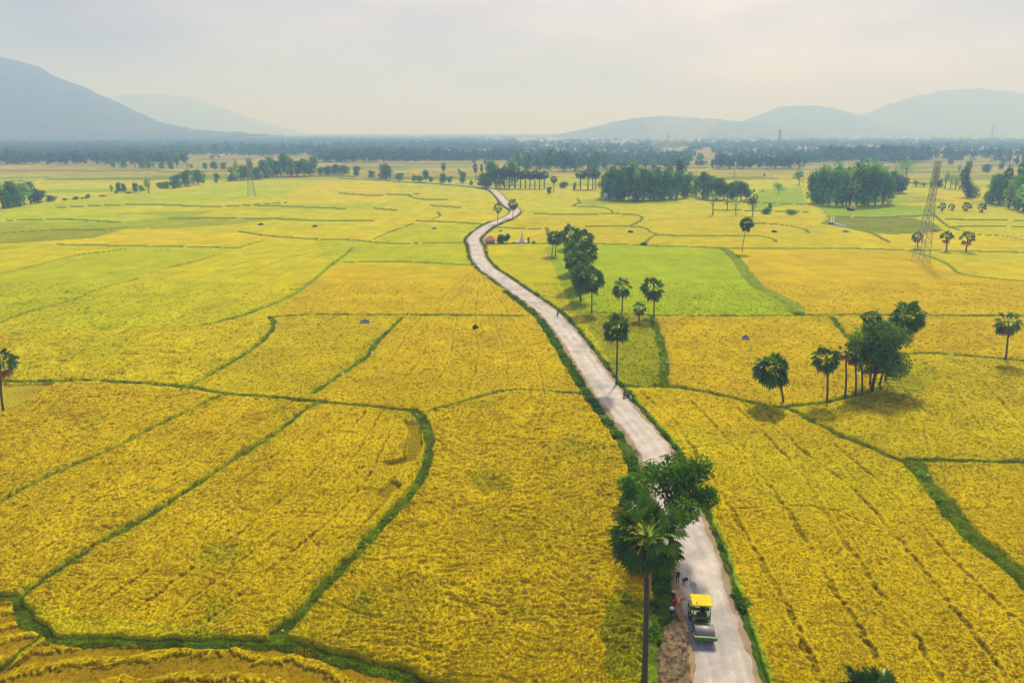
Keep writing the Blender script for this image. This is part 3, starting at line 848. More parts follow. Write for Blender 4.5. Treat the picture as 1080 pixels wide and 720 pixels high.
tag(link('grass_verge', np_mesh('grass_verge', V, F, np.clip(c, 0, 1), True), M['grass']), kind='stuff')

# --- stalks: bent rice tufts over the near fields, leaning along the lodging
def tufts(name, X, Y, Zt, col, size, lean, mat, kind, blades=4, up=1.0):
    n = len(X); m = n * blades
    rep = np.repeat(np.arange(n), blades)
    a = RNG.uniform(0, 2 * PI, m)
    w = size[rep] * RNG.uniform(0.16, 0.30, m); h = size[rep] * RNG.uniform(0.7, 1.25, m)
    bx = X[rep] + RNG.normal(0, 0.22, m) * size[rep]; by = Y[rep] + RNG.normal(0, 0.22, m) * size[rep]; bz = Zt[rep] - 0.12 * size[rep]
    lx = lean[rep, 0] * h + np.cos(a) * 0.5 * h; ly = lean[rep, 1] * h + np.sin(a) * 0.5 * h
    hz = h * up * 0.62
    px, py = -np.sin(a) * w, np.cos(a) * w
    v0 = np.stack([bx - px, by - py, bz], 1); v1 = np.stack([bx + px, by + py, bz], 1)
    v2 = np.stack([bx + lx * 0.55 + px * 0.9, by + ly * 0.55 + py * 0.9, bz + hz], 1); v3 = np.stack([bx + lx, by + ly, bz + hz * 0.8], 1)
    V = np.stack([v0, v1, v2, v3], 1).reshape(-1, 3)
    F = np.arange(4 * m).reshape(-1, 4)
    cc = col[rep] * RNG.uniform(0.68, 1.25, m)[:, None]
    T = np.repeat(cc, 4, 0)
    T = T.reshape(-1, 4, 3); T[:, :2] *= np.array([0.8, 0.82, 0.8]); T = T.reshape(-1, 3)
    return tag(link(name, np_mesh(name, V, F, np.clip(T, 0, 1)), mat), kind=kind)

NT = 165000
py_ = 812 - (812 - 300) * RNG.uniform(0, 1, NT) ** 1.15
rt_ = RNG.uniform(-1.0, 1.0, NT)
v_ = (py_ - 360) / 720
Yt = CAM_H * (CP - v_ * SP) / (SP + v_ * CP); Xt = Yt * rt_
ri = np.clip(np.searchsorted(-prow, -py_), 0, NR - 1); ci = np.clip(((rt_ + RMAX) / RSTEP).astype(int), 0, NC - 1)
ok = (~is_g[ri, ci]) & (DF[ri, ci] > 0.5) & (~bare[ri, ci]) & (~stub[ri, ci]) & (~cut[ri, ci] | (swr[ri, ci] > 0.5)) & (lay[ri, ci] < 0.4)
Xt, Yt, ri, ci = Xt[ok], Yt[ok], ri[ok], ci[ok]
lx = fbm(Xt * 0.07, Yt * 0.07, 161, 3); ly = fbm(Xt * 0.07 + 31, Yt * 0.07, 163, 3)
ln_ = np.hypot(lx, ly) + 1e-6
lean = np.stack([lx / ln_, ly / ln_], 1) * np.where(centre[ri, ci], 0.8, 0.35)[:, None]
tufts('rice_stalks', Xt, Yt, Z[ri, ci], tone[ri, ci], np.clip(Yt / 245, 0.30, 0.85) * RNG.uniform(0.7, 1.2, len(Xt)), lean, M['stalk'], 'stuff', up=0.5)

# grass blades on the bunds
NT = 60000
py_ = 812 - (812 - 330) * RNG.uniform(0, 1, NT * 12) ** 0.9
rt_ = RNG.uniform(-1.0, 1.0, NT * 12); v_ = (py_ - 360) / 720
Yt = CAM_H * (CP - v_ * SP) / (SP + v_ * CP); Xt = Yt * rt_
ri = np.clip(np.searchsorted(-prow, -py_), 0, NR - 1); ci = np.clip(((rt_ + RMAX) / RSTEP).astype(int), 0, NC - 1)
ok = is_b[ri, ci] & (DR[ri, ci] > 6.5)
Xt, Yt, ri, ci = Xt[ok][:NT], Yt[ok][:NT], ri[ok][:NT], ci[ok][:NT]
lean = RNG.normal(0, 0.25, (len(Xt), 2))
tufts('bund_grass', Xt, Yt, Z[ri, ci], tone_g[ri, ci], np.clip(Yt / 260, 0.30, 0.7) * RNG.uniform(0.6, 1.3, len(Xt)), lean, M['stalk'], 'stuff')

# leafy weeds along both sides of the road
sel = RNG.uniform(0, 1, 26000) ** 1.7 * min(s_[-1], 430)
side = RNG.uniform(-1, 1, len(sel))
o = np.where(side < 0, -RNG.normal(5.5, 0.9, len(sel)), RNG.normal(4.5, 0.3, len(sel)))
o = np.sign(o) * (4.2 + (np.abs(o) - 4.2) * np.interp(sel, [0, 120, 320], [1, .9, .35]))
dens = fbm(sel * 0.16 + 50 * (side > 0), sel * 0.02, 171, 3)
k = (dens > np.where(side < 0, -0.12, 0.06)) & (np.abs(o) > 4.3)
sel, o, dens = sel[k], o[k], dens[k]
cx_ = np.interp(sel, s_, ROAD_G[:, 0]); cy_ = np.interp(sel, s_, ROAD_G[:, 1])
dx_ = np.interp(sel + 0.5, s_, ROAD_G[:, 0]) - cx_; dy_ = np.interp(sel + 0.5, s_, ROAD_G[:, 1]) - cy_
dl = np.hypot(dx_, dy_) + 1e-6
Xv = cx_ + dy_ / dl * o; Yv = cy_ - dx_ / dl * o
zz = Yv * CP + CAM_H * SP; pxv = 540 + 720 * Xv / zz; pyv = 360 + 720 * (CAM_H * CP - Yv * SP) / zz
kk = ~((pyv > 628) & (pxv > 694) & (pxv < 738))
Xv, Yv, dens = Xv[kk], Yv[kk], dens[kk]
gc = np.array(lin((100,138,24)))[None] * (1 + 0.7 * fbm(Xv * 0.5, Yv * 0.5, 173, 3))[:, None]
tufts('roadside_weeds', Xv, Yv, 0.2 + 0.6 * np.clip(dens, 0, 1) + RNG.uniform(0, 0.3, len(Xv)), np.clip(gc, 0.005, 1), RNG.uniform(0.3, 0.85, len(Xv)), RNG.normal(0, 0.3, (len(Xv), 2)), M['stalk'], 'stuff', blades=6)

def road_at(px, py, off=0.0):
    """nearest place on the road, its heading and the point off metres to its right"""
    p = np.array(at(px, py)); i = int(np.argmin(np.hypot(*(RL - p).T)))
    d = RL[max(i - 2, 0)] - RL[min(i + 2, len(RL) - 1)]; d = d / np.linalg.norm(d)   # towards the camera
    return RL[i], d
# ================================================================== TREES
PALM_G = np.array(lin((44,66,22))); LEAF_G = np.array(lin((58,84,22))); DRYC = np.array(lin((104,72,38)))

def leaf_mesh(name, C, nrm, size, col, asp=0.6, fold=0.12):
    """one quad per leaf clump"""
    n = len(C)
    r = RNG.normal(0, 1, (n, 3)); nrm = nrm / (np.linalg.norm(nrm, axis=1)[:, None] + 1e-9)
    t = np.cross(nrm, r); t /= np.linalg.norm(t, axis=1)[:, None] + 1e-9
    b = np.cross(nrm, t)
    s = size[:, None]
    V = np.stack([C - t * s, C - b * s * asp + nrm * s * fold, C + t * s, C + b * s * asp + nrm * s * fold], 1).reshape(-1, 3)
    F = np.arange(4 * n).reshape(-1, 4)
    return np_mesh(name, V, F, np.clip(np.repeat(col, 4, 0), 0.002, 1))

def crown_points(blobs, n, gap=0.0, seed=0, shell=0.55):
    """leaf positions spread through the outer volume of several lobes, with gaps"""
    vol = np.array([b[3] * b[4] * b[5] for b in blobs]) ** 0.75; vol /= vol.sum()
    k = RNG.choice(len(blobs), n, p=vol); B = np.array(blobs)[k]
    d = RNG.normal(0, 1, (n, 3)); d /= np.linalg.norm(d, axis=1)[:, None]
    r = RNG.uniform(shell ** 3, 1.0, n) ** (1 / 3.0)
    r *= 1 + 0.09 * RNG.normal(0, 1, n)
    C = B[:, :3] + d * r[:, None] * B[:, 3:6]
    g = fbm(C[:, 0] * 0.55 + C[:, 2] * 0.4 + seed, C[:, 1] * 0.55 - C[:, 2] * 0.5, 200 + seed % 40, 3)
    keep = g > -0.55 + gap
    return C[keep], (d + RNG.normal(0, 0.55, d.shape))[keep], k[keep], g[keep]

def broadleaf(parent, H, W, n=1500, leaf=0.35, lobes=7, gap=0.15, col=LEAF_G, lean=(0, 0), base=0.3, seed=0, crown_h=None, shell=0.5, q0=.30, q1=.46, r0=.35, r1=.70, core=1.0, cone=False):
    R_ = random.Random(seed)
    ch = crown_h or H * (1 - base)
    blobs = []
    cz = H - ch / 2
    for i in range(lobes):
        a = 2 * PI * i / lobes + R_.uniform(-.5, .5); rr = R_.uniform(r0, r1) * W / 2
        z = cz + R_.uniform(-0.32, 0.34) * ch
        f = 1 - 0.5 * abs((z - cz) / ch)
        q = R_.uniform(q0, q1)
        if cone:
            z = H - ch * (.12 + .86 * i / (lobes - 1)); f = .12 + .95 * (H - z) / ch; q = .16 + .26 * (H - z) / ch
        blobs.append((rr * f * math.cos(a) + lean[0] * z / H, rr * f * math.sin(a) + lean[1] * z / H, z, W * q * .75, W * q * .75, ch * q * .62))
    blobs.append((lean[0], lean[1], H - ch * 0.24, W * .27 * core, W * .27 * core, ch * .24 * core))
    blobs.append((lean[0] * .7, lean[1] * .7, cz, W * .30 * core, W * .30 * core, ch * .34 * core))
    C, nr, k, g = crown_points(blobs, n, gap, seed, shell)
    lob = np.array([R_.uniform(0.7, 1.35) for _ in blobs])[k]
    cc = col[None] * (lob * RNG.uniform(0.65, 1.4, len(C)) * (1 + 0.5 * g))[:, None]
    cc[:, 0] *= RNG.uniform(0.8, 1.3, len(C))
    link('crown', leaf_mesh('crown', C, nr, leaf * RNG.uniform(0.6, 1.35, len(C)), cc), M['leaf'], parent)
    mb = MB(); tr = 0.018 * H + 0.05
    top = cz + 0.1 * ch
    pts = [(lean[0] * t * top / H + 0.15 * math.sin(3 * t + seed), lean[1] * t * top / H + 0.1 * math.sin(4 * t + seed), -0.6 + t * (top + 0.6)) for t in (0, .2, .4, .6, .8, 1)]
    mb.tube(pts, [tr * 1.5, tr * 1.1, tr, tr * .85, tr * .65, tr * .35], 8)
    for b in blobs[:-1]:
        p0 = Vector(pts[3 if b[2] > cz else 2]); p1 = Vector(b[:3])
        mb.tube([p0, p0.lerp(p1, .5) + Vector((0, 0, .25)), p1], [tr * .5, tr * .32, tr * .12], 5, False)
    mb.build('trunk', M['bark'], parent, True)

def fan_leaves(dirs, pet, rad, blades, spread, droop, width, roll=0.25):
    """palmate leaves: every leaf a fan of folded segments on its stalk; returns quads and leaf index"""
    V = []; K = []
    for i, d in enumerate(dirs):
        d = Vector(d).normalized(); a = d * pet[i]
        d = (d + Vector((0, 0, -0.55 * max(0.0, 1 - d.z)))).normalized()
        side = d.cross(Vector((0, 0, 1)))
        side = side.normalized() if side.length > 0.05 else Vector((1, 0, 0))
        side = (Quaternion(d, RNG.uniform(-roll, roll) * PI) @ side)
        nrm = side.cross(d).normalized()
        for j in range(blades):
            t = (j / (blades - 1) - 0.5) * spread
            e = (d * math.cos(t) + side * math.sin(t)).normalized()
            L = rad[i] * (1 - 0.22 * abs(t) / (spread / 2)) * RNG.uniform(0.85, 1.1)
            w = (nrm.cross(e)).normalized() * L * width
            dn = Vector((0, 0, -1)) * droop * L * RNG.uniform(.5, 1.8)
            up = nrm * 0.10 * L * (1 if j % 2 else -1)
            V += [a, a + e * L * .55 + w + dn * .2 + up, a + e * L + dn, a + e * L * .55 - w + dn * .2]
            K.append(i)
    return np.array([tuple(v) for v in V]), np.array(K)

def palm(parent, H, cr, n=38, blades=13, lean=(0, 0), dense=1.0, dead=8, bend=0.0, low=-0.55, col=PALM_G, detail=8, tr=0.2, crown_z=None, squash=1.0):
    top = Vector((lean[0], lean[1], H - cr * 0.95 if crown_z is None else crown_z))
    dirs = []; pet = []; rad = []
    for i in range(n):
        z = low + (1 - low) * ((i + 0.5) / n)
        a = i * 2.39996 + RNG.uniform(-.3, .3)
        s = math.sqrt(max(0.0, 1 - z * z))
        dirs.append((s * math.cos(a), s * math.sin(a), z * squash + RNG.uniform(-.08, .08)))
        pet.append(cr * RNG.uniform(0.48, 0.74)); rad.append(cr * RNG.uniform(0.30, 0.44))
    V, K = fan_leaves(dirs, pet, rad, blades, 4.6, 0.14, 1.7 / blades, 0.35)
    lv = RNG.uniform(0.6, 1.45, n)[K]
    age = np.array([d[2] for d in dirs])[K]
    cc = col[None] * lv[:, None] * np.array([1, 1, 1])
    yl = (RNG.uniform(0, 1, n) < 0.16)[K]
    cc[yl] = cc[yl] * np.array([1.7, 1.45, 1.0])
    cols = np.repeat(cc, 4, 0)
    # stalks of the leaves as slim folded quads in the same crown
    SV = []; SC = []
    for d, p in zip(dirs, pet):
        d = Vector(d).normalized(); s = d.cross(Vector((0.3, 0.2, 1))).normalized() * 0.05
        SV += [s * 1.6, d * p + s * .7, d * p - s * .7, -s * 1.6]; SC += [tuple(np.array(lin((120,128,48))))] * 4
    V = np.concatenate([V, np.array([tuple(v) for v in SV])]); cols = np.concatenate([cols, np.array(SC)])
    V = V + np.array(top)
    link('crown', np_mesh('crown', V, np.arange(len(V)).reshape(-1, 4), np.clip(cols, 0.003, 1)), M['palm'], parent)
    if dead:
        dd = [(math.cos(a) * .75, math.sin(a) * .75, -RNG.uniform(.5, 1.3)) for a in RNG.uniform(0, 2 * PI, dead)]
        V, K = fan_leaves(dd, [cr * .45] * dead, [cr * RNG.uniform(.28, .45) for _ in dd], max(7, blades - 4), 3.0, 0.45, 0.15)
        cc = DRYC[None] * RNG.uniform(0.5, 1.3, dead)[K][:, None]
        link('dead_fronds', np_mesh('dead_fronds', V + np.array(top) - np.array([0, 0, cr * .12]), np.arange(len(V)).reshape(-1, 4), np.repeat(cc, 4, 0)), M['palm'], parent)
    mb = MB()
    pts = []; rr = []
    for t in np.linspace(0, 1, 9):
        e = t ** (1.6 + bend)
        pts.append((lean[0] * e, lean[1] * e, -0.6 + t * (top.z + 0.6 + .15 * cr)))
        rr.append(tr * (1.55 - 1.6 * t if t < .2 else 1.25 - 0.3 * t))
    mb.tube(pts, rr, detail)
    mb.build('trunk', M['palm_bark'], parent, True)

def tree_spot(px, py, ptop):
    x, y = at(px, py)
    return x, y, height_to(ptop, y)

def mpp(x, y):
    """metres that one surveyed unit spans at this place"""
    return (y * CP + (CAM_H - 8) * SP) / 720.0

def lean_of(px, lean_px, x, y, H):
    return (px + lean_px - 540) / 720 * (y * CP + (CAM_H - H) * SP) - x

def plant_palm(px, py, ptop, wpx, label, name='sugar_palm', lean_px=0, group=None, n=38, **kw):
    x, y, H = tree_spot(px, py, ptop)
    k = mpp(x, y); cr = wpx * k / 2 * 1.08
    e = empty(name, (x, y, 0.1), 0, label, 'palm tree', group)
    palm(e, H, cr, n=n, lean=(lean_of(px, lean_px, x, y, H - cr), kw.pop('lean_y', 0)), **kw)
    return e

# ---- palms near the road and in the fields
plant_palm(679, 727, 530, 78, 'tall fan palm with a long bare grey trunk beside the road roller', lean_px=2, n=56, blades=24, dead=4, detail=14, tr=0.26, low=-0.75)
plant_palm(918, 805, 708, 76, 'fan palm whose green crown top pokes up into the golden field at the lower edge', lean_px=3, n=50, blades=22, dead=3, detail=12)
plant_palm(4, 436, 365, 34, 'slender fan palm cut by the left picture edge beside the stubble corner', lean_px=-3, n=26, dead=6, low=-0.5)
plant_palm(650, 407, 332, 31, 'round crowned fan palm standing at the edge of the pale road', lean_px=1, n=50, dead=4, low=-0.75, tr=0.2)
plant_palm(656, 331, 293, 23, 'loose crowned fan palm behind the roadside palm, left of its dark pair', n=36, dead=9, low=-0.9)
plant_palm(689.5, 336, 291, 27, 'ragged dark fan palm, tallest of the pair by the grassy ditch', n=34, dead=10, low=-0.95, lean_px=-0.5)
plant_palm(674, 341, 318, 16, 'short bushy fan palm crouching left of the taller ragged palm', n=26, dead=5, low=-0.7)
plant_palm(826, 427, 372, 38, 'round fan palm with a leaning curved trunk on the grass bund', lean_px=-12, n=70, dead=5, low=-0.95, bend=0.2)
plant_palm(872, 425, 364, 31, 'fan palm with hanging dead fronds, right of the leaning palm', lean_px=-1, n=44, dead=14, low=-0.8)
plant_palm(891, 421, 362, 19, 'thin half bare palm with mostly dead brown fronds', n=12, dead=18, low=-0.6, lean_px=0.5)
plant_palm(909, 416, 358, 24, 'slim dark palm trunk with dead fronds beside the big bushy tree', lean_px=-4, n=26, dead=18, low=-0.7)
plant_palm(917, 408, 326, 22, 'sparse topped palm rising just left above the bushy tree', n=24, dead=8, low=-0.2, lean_px=1)
plant_palm(933, 404, 318, 36, 'tall fan palm leaning over the right shoulder of the bushy tree', n=66, dead=6, low=-0.9, lean_px=24, bend=0.1)
plant_palm(927, 409, 337, 26, 'full fan palm pressed against the right side of the bushy tree', lean_px=18, n=52, dead=8, low=-0.9)
plant_palm(902, 419, 366, 20, 'slender palm with a drooping brown crown between the half bare palm and the bushy tree', lean_px=-1, n=24, dead=16, low=-0.8)
plant_palm(1060, 382, 327, 27, 'lone shaggy palm with a brown skirt on the bund at the right edge', n=26, dead=24, low=-0.9, lean_px=3)
plant_palm(582, 271, 241, 19, 'round fan palm leading the row of dark trees, nearest the road bend', n=40, dead=3, low=-0.8, lean_px=3)
plant_palm(586, 271.5, 246, 14, 'lower twin palm trunk beneath the round palm at the head of the row', n=26, dead=3, low=-0.8)
plant_palm(598, 264, 235, 24, 'broad fan palm second along the row of dark trees', n=42, dead=3, low=-0.8, lean_px=3)
plant_palm(624, 331, 281, 29, 'full dark fan palm closing the near end of the tree row', n=54, dead=6, low=-0.95)
plant_palm(525, 236.5, 213.5, 11.5, 'spindly fan palm with gaps in its crown on the road bank bend', n=20, dead=7, low=-0.7, blades=9)
plant_palm(541, 231, 209.5, 12.5, 'dense dark palm at the sharp bend of the distant road', n=40, dead=4, low=-1.0, blades=9)
plant_palm(782.5, 267, 228, 16, 'heart shaped leafy palm on a thin curved trunk at the lime field corner', n=64, dead=2, low=-0.95, lean_px=5, blades=9, tr=0.15)
plant_palm(998, 266, 243, 14, 'left palm of the matching pair standing in the yellow field', n=22, dead=10, low=-0.3, blades=9, tr=0.3)
plant_palm(1018.5, 266.5, 243, 15.5, 'right palm of the matching pair standing in the yellow field', n=22, dead=12, low=-0.3, blades=9, lean_px=2, tr=0.3)
plant_palm(967.5, 263, 243, 13, 'ragged palm growing behind the legs of the lattice pylon', n=30, dead=12, low=-0.95, blades=9)
for px, py, pt, w, lb in ((994, 223.5, 213.5, 9, 'leftmost low palm of the short row before the conical tree'), (1003.5, 222.5, 214, 8, 'small palm leaning close to the leftmost low palm'),
                          (1019.5, 223, 212.5, 10, 'middle low palm standing clear in the short row'), (1036, 224.5, 213, 11, 'rightmost low palm of the short row before the conical tree')):
    plant_palm(px, py, pt, w, lb, n=24, dead=5, low=-0.4, blades=7, tr=0.3, group='low palms in a short row')
# distant palm avenue: palms seen small, made once and copied
def copy_tree(src, loc, s, sz, rz, label, cat='tree', group=None):
    c = src.copy(); COL.objects.link(c); c.location = loc; c.scale = (s, s, sz); c.rotation_euler = (0, 0, rz)
    for k in ('label', 'category', 'group'):
        if k in c: del c[k]
    tag(c, label, cat, group)
    for ch in src.children:
        d = ch.copy(); COL.objects.link(d); d.parent = c
    return c

class Proto:
    """first use moves the prototype itself, later uses copy it"""
    def __init__(self, e, H, W): self.e, self.H, self.W, self.used = e, H, W, False
    def put(self, px, py, ptop, wpx, label, group=None, cat='tree'):
        x, y, H = tree_spot(px, py, ptop)
        k = mpp(x, y); s = wpx * k / self.W; sz = H / self.H; rz = RNG.uniform(0, 6.28)
        return self.place(x, y, s, sz, rz, label, group, cat)
    def place(self, x, y, s, sz, rz, label, group=None, cat='tree'):
        if not self.used:
            self.used = True; e = self.e
            e.location = (x, y, 0.05); e.scale = (s, s, sz); e.rotation_euler = (0, 0, rz)
            return tag(e, label, cat, group)
        return copy_tree(self.e, (x, y, 0.05), s, sz, rz, label, cat, group)

def proto_broad(name, H, W, **kw):
    e = empty(name, (0, 0, 0)); broadleaf(e, H, W, **kw); return Proto(e, H, W)
def proto_palm(H, cr, **kw):
    e = empty('sugar_palm', (0, 0, 0)); palm(e, H, cr, **kw); return Proto(e, H, cr * 2)
DARK = np.array(lin((48,72,30))); MIDG = np.array(lin((62,90,32))); PALEG = np.array(lin((88,108,50)))
PR = dict(
    round=[proto_broad('broadleaf_tree', 10, 9, n=900, leaf=0.55, lobes=7, seed=11 + i, col=DARK, base=.02) for i in range(3)],
    tall=[proto_broad('slender_tree', 16, 8, n=1100, leaf=0.6, lobes=9, seed=21 + i, col=MIDG, base=.05) for i in range(3)],
    euca=[proto_broad('eucalyptus_tree', 18, 7, n=700, leaf=0.5, lobes=8, seed=31 + i, col=PALEG, base=.14, gap=.2) for i in range(2)],
    bush=[proto_broad('bush', 4, 5, n=450, leaf=0.4, lobes=6, seed=41 + i, col=MIDG, base=.0) for i in range(2)],
    palm=[proto_palm(12.5, 3.4, n=40, blades=7, dead=3, low=-.95 + .2 * i, tr=.28) for i in range(2)],
)
def put(kind, px, py, pt, w, label, group=None):
    cat = {'palm': 'palm tree', 'bush': 'bush'}.get(kind, 'tree')
    return random.choice(PR[kind]).put(px, py, pt, w, label, group, cat)

# ---- broadleaf trees built one by one
def plant_broad(name, px, py, pt, wpx, label, lean_px=0, **kw):
    x, y, H = tree_spot(px, py, pt); k = mpp(x, y)
    e = empty(name, (x, y, 0.1), 0, label, 'tree')
    broadleaf(e, H, wpx * k, lean=(lean_of(px, lean_px, x, y, H), 0), **kw)
    return e
plant_broad('roadside_tree', 705, 583, 478, 88, 'big leafy tree spreading over the pale road above the roller', lean_px=24, n=8500, leaf=0.27, lobes=30, gap=0.36, seed=3, q0=.13, q1=.25, r0=.2, r1=.95, core=.55, base=.26, col=np.array(lin((50,74,16))), shell=.35)
plant_broad('broadleaf_tree', 919, 413, 339, 60, 'big bushy dark green tree in the clump of palms right of centre', lean_px=17, n=11000, leaf=0.33, lobes=18, gap=0.0, seed=5, base=.22, q0=.20, q1=.34, col=np.array(lin((64,86,26))))
plant_palm(612, 286, 240, 25, 'fan palm of the dark row just behind its second palm', n=52, dead=4, low=-1.0, lean_px=2)
plant_palm(617, 301, 252, 27, 'rounded fan palm on the right flank of the dark row', n=56, dead=4, low=-1.0, lean_px=2)
plant_palm(606, 307, 262, 25, 'bulging fan palm low on the left flank of the dark row', n=54, dead=4, low=-1.0)
for a in ((612, 320, 275, 27, 'leafy tree of the dark row tucked behind the closing palm', 64), (604, 290, 252, 20, 'smaller leafy tree filling the left flank of the dark row', 65), (613, 306, 266, 26, 'leafy tree buried in the middle of the dark row', 63)):
    plant_broad('broadleaf_tree', a[0], a[1], a[2], a[3], a[4], n=2600, leaf=0.42, lobes=10, seed=a[5], base=.05, gap=.08, q0=.22, q1=.38, col=np.array(lin((60,80,34))))
plant_broad('broadleaf_tree', 664, 538, 500, 26, 'low dark bushy tree on the road bank left of the big roadside tree', n=1800, leaf=0.3, lobes=7, seed=71, base=.0, col=np.array(lin((58,90,18))))
plant_broad('broadleaf_tree', 794, 228, 205, 12, 'dark oval tree standing alone past the lime field', n=700, leaf=0.5, lobes=6, seed=72, base=.08, col=DARK)
plant_broad('conical_tree', 1021, 208, 168, 21, 'tall dark conical tree standing clear at the right', n=2600, leaf=0.7, lobes=16, seed=73, base=.02, col=DARK, cone=True, core=.35)
plant_broad('broadleaf_tree', 956, 192, 169, 20, 'spreading pale crowned tree between the grove and the conical tree', n=900, leaf=0.7, lobes=7, seed=74, base=.35, col=MIDG)
plant_broad('broadleaf_tree', 843, 195, 177, 13, 'compact rounded tree left of the big grove', n=700, leaf=0.6, lobes=6, seed=75, base=.15, col=DARK)
plant_broad('broadleaf_tree', 821, 204, 192, 15, 'light green low tree on the grass patch left of the big grove', n=600, leaf=0.5, lobes=6, seed=76, base=.05, col=MIDG)
for a in ((752, 227, 199, 11, 'thin pale tree through which the field shows, left of a second thin one', 81), (776, 227, 207, 14, 'thin straggly tree left of the dark oval tree', 82), (767, 222, 204, 9, 'wispy young tree between two thin trees', 83)):
    plant_broad('thin_tree', a[0], a[1], a[2], a[3], a[4], n=230, leaf=0.5, lobes=6, seed=a[5], base=.35, gap=.45, col=PALEG)
put('bush', 811, 224, 214, 7, 'small dark bush right of the dark oval tree'); put('bush', 808, 226, 219, 12, 'low dense bush at the foot of the dark oval tree')
put('bush', 835, 226.5, 221, 14, 'long low bush on the bund before the stubble plot'); put('bush', 679, 259.5, 255, 10, 'green bush on the winding bund behind the lime field')

# ---- left hedge and bushes along the first dark bund
GL = 'trees of the hedge at the left edge'
for px, py, pt, w, k in ((4, 220, 191, 16, 'euca'), (15, 219, 189, 17, 'tall'), (26, 216.5, 189, 18, 'euca'), (33, 215, 192, 13, 'tall'), (-8, 221, 192, 15, 'tall'), (10, 220, 200, 14, 'round'), (22, 218, 203, 12, 'bush')):
    put(k, px, py, pt, w, 'tree packed in the leafy hedge at the left edge', GL)
put('round', 41, 214.5, 198.5, 15, 'dark rounded tree at the right end of the left edge hedge'); put('round', 54, 213, 206, 11, 'low dark bushy tree just past the left edge hedge')
GB = 'low bushes along the dark bund'
for px, py, pt, w in ((69, 211.5, 209, 6), (80, 211, 207, 8), (87, 210, 208, 5), (93, 209.5, 204.5, 6), (108, 207.5, 205.5, 8), (150, 202.5, 195, 7), (123, 204, 200.5, 4), (136, 204, 202, 8)):
    put('bush', px, py, pt, w, 'low bush on the dark bund running right from the left edge hedge', GB, )
put('euca', 118, 203, 194, 4.5, 'slim tree first of the small trees beyond the dark bund'); put('round', 126, 203.5, 192, 5, 'second small tree beyond the dark bund, twin crowned')
put('round', 131, 203.5, 193, 5, 'small tree touching the twin crowned one'); put('round', 143, 203.5, 192.5, 7, 'squat dark tree left of the tall pale tree')
put('euca', 157, 204, 185, 9, 'tall pale tree standing highest on the dark bund')
for px, py, pt, w, l in ((169, 199.5, 192, 9, 'leftmost bush of the green clump right of the tall pale tree'), (176, 199, 191, 9, 'second bush of the green clump right of the tall pale tree')):
    put('bush', px, py, pt, w, l)
for px, py, pt, w, l in ((187, 198, 183.5, 12, 'left tree of the rounded clump on the field edge'), (197, 197, 179, 13, 'middle taller tree of the rounded clump on the field edge'), (209, 195, 178.5, 15, 'dark right tree of the rounded clump on the field edge'), (184, 199, 190, 9, 'low front bush of the rounded clump on the field edge')):
    put('round', px, py, pt, w, l)
put('tall', 229, 193, 183, 6.5, 'small oval tree alone right of the rounded clump')
GT = 'trees along the far edge of the left fields'
for px, py, pt, w, k in ((249, 191, 168, 8, 'euca'), (247, 190.5, 176, 12, 'round'), (257, 190, 174, 14, 'round'), (271, 189.5, 176, 13, 'round'), (279, 188, 167, 11, 'tall'), (287, 187, 166, 11, 'tall'), (293, 187, 169, 11, 'round'), (300, 186.5, 160, 11, 'tall'), (307, 186.5, 166, 11, 'tall'),
                         (265, 190, 168, 8, 'tall'), (314, 186, 169, 13, 'round'), (321, 186, 166, 12, 'tall'), (327, 185.5, 171, 12, 'round'), (338, 184.5, 176, 9, 'round'), (346, 184.5, 174, 11, 'round'), (355, 184.5, 173, 12, 'round'), (363, 185, 174, 11, 'round'), (332, 183, 163, 9, 'tall'), (244, 191, 184, 8, 'bush'), (283, 188, 178, 10, 'bush')):
    put(k, px, py, pt, w, 'tree in the dark line along the far edge of the left yellow fields', GT)
for px, py, pt, w, k, l in ((376, 186.5, 174.5, 9, 'round', 'rounded tree ending the dark line, left of a bare gap'), (392, 187.5, 179.5, 9.5, 'round', 'small round tree left of the largest tree by the road line'), (407, 189, 171.5, 17, 'round', 'largest pyramid shaped tree beside the far road line'), (421, 191.5, 182, 12, 'bush', 'low wide bush right of the largest tree by the far road'),
                           (437, 192, 184.5, 7, 'bush', 'low bush before a slim tree by the far road'), (443, 192.3, 185, 9, 'bush', 'bush at the foot of the slim tree by the far road'), (449, 192.3, 178, 7.5, 'tall', 'slim upright tree by the far road'), (455, 192.5, 186, 7, 'bush', 'bush right of the slim upright tree by the far road'),
                           (467.5, 193, 182, 9, 'round', 'dark bush under the lone high palm'), (474, 193.5, 186, 8, 'bush', 'light bush right of the lone high palm'), (488, 193.5, 180, 9, 'round', 'dark tree with a stepped crown before the road turn'), (497, 195.5, 190, 5, 'bush', 'little bush exactly where the far road turns')):
    put(k, px, py, pt, w, l)
put('palm', 468, 190, 170, 6, 'lone high palm with a round head above the roadside bushes'); put('palm', 501.5, 193, 171, 6, 'tall palm head rising left of the palm avenue'); put('palm', 508, 191, 172.5, 4, 'smallest palm head left of the palm avenue')
GA = 'palms of the avenue beyond the road bend'
for px, py, pt, w, k in ((509, 198, 182, 9, 'round'), (516, 198.5, 178, 10, 'round'), (523, 198.5, 172.5, 8, 'palm'), (527, 198.5, 177, 11, 'round'), (532, 198.5, 174, 9, 'palm'), (537, 198.8, 177, 12, 'palm'), (543, 198.9, 175, 12, 'palm'), (549, 198.9, 180, 10, 'palm'), (554, 199, 178, 10, 'palm'), (559, 199, 180.5, 9, 'palm'), (564, 199, 179, 9, 'palm'), (569, 199, 180.5, 9, 'palm'), (574, 199, 180, 9, 'palm'), (518, 194, 170, 9, 'tall'), (540, 195, 168, 10, 'tall')):
    put(k, px, py, pt, w * 1.4, 'crown in the packed avenue of palms beyond the road bend', GA)
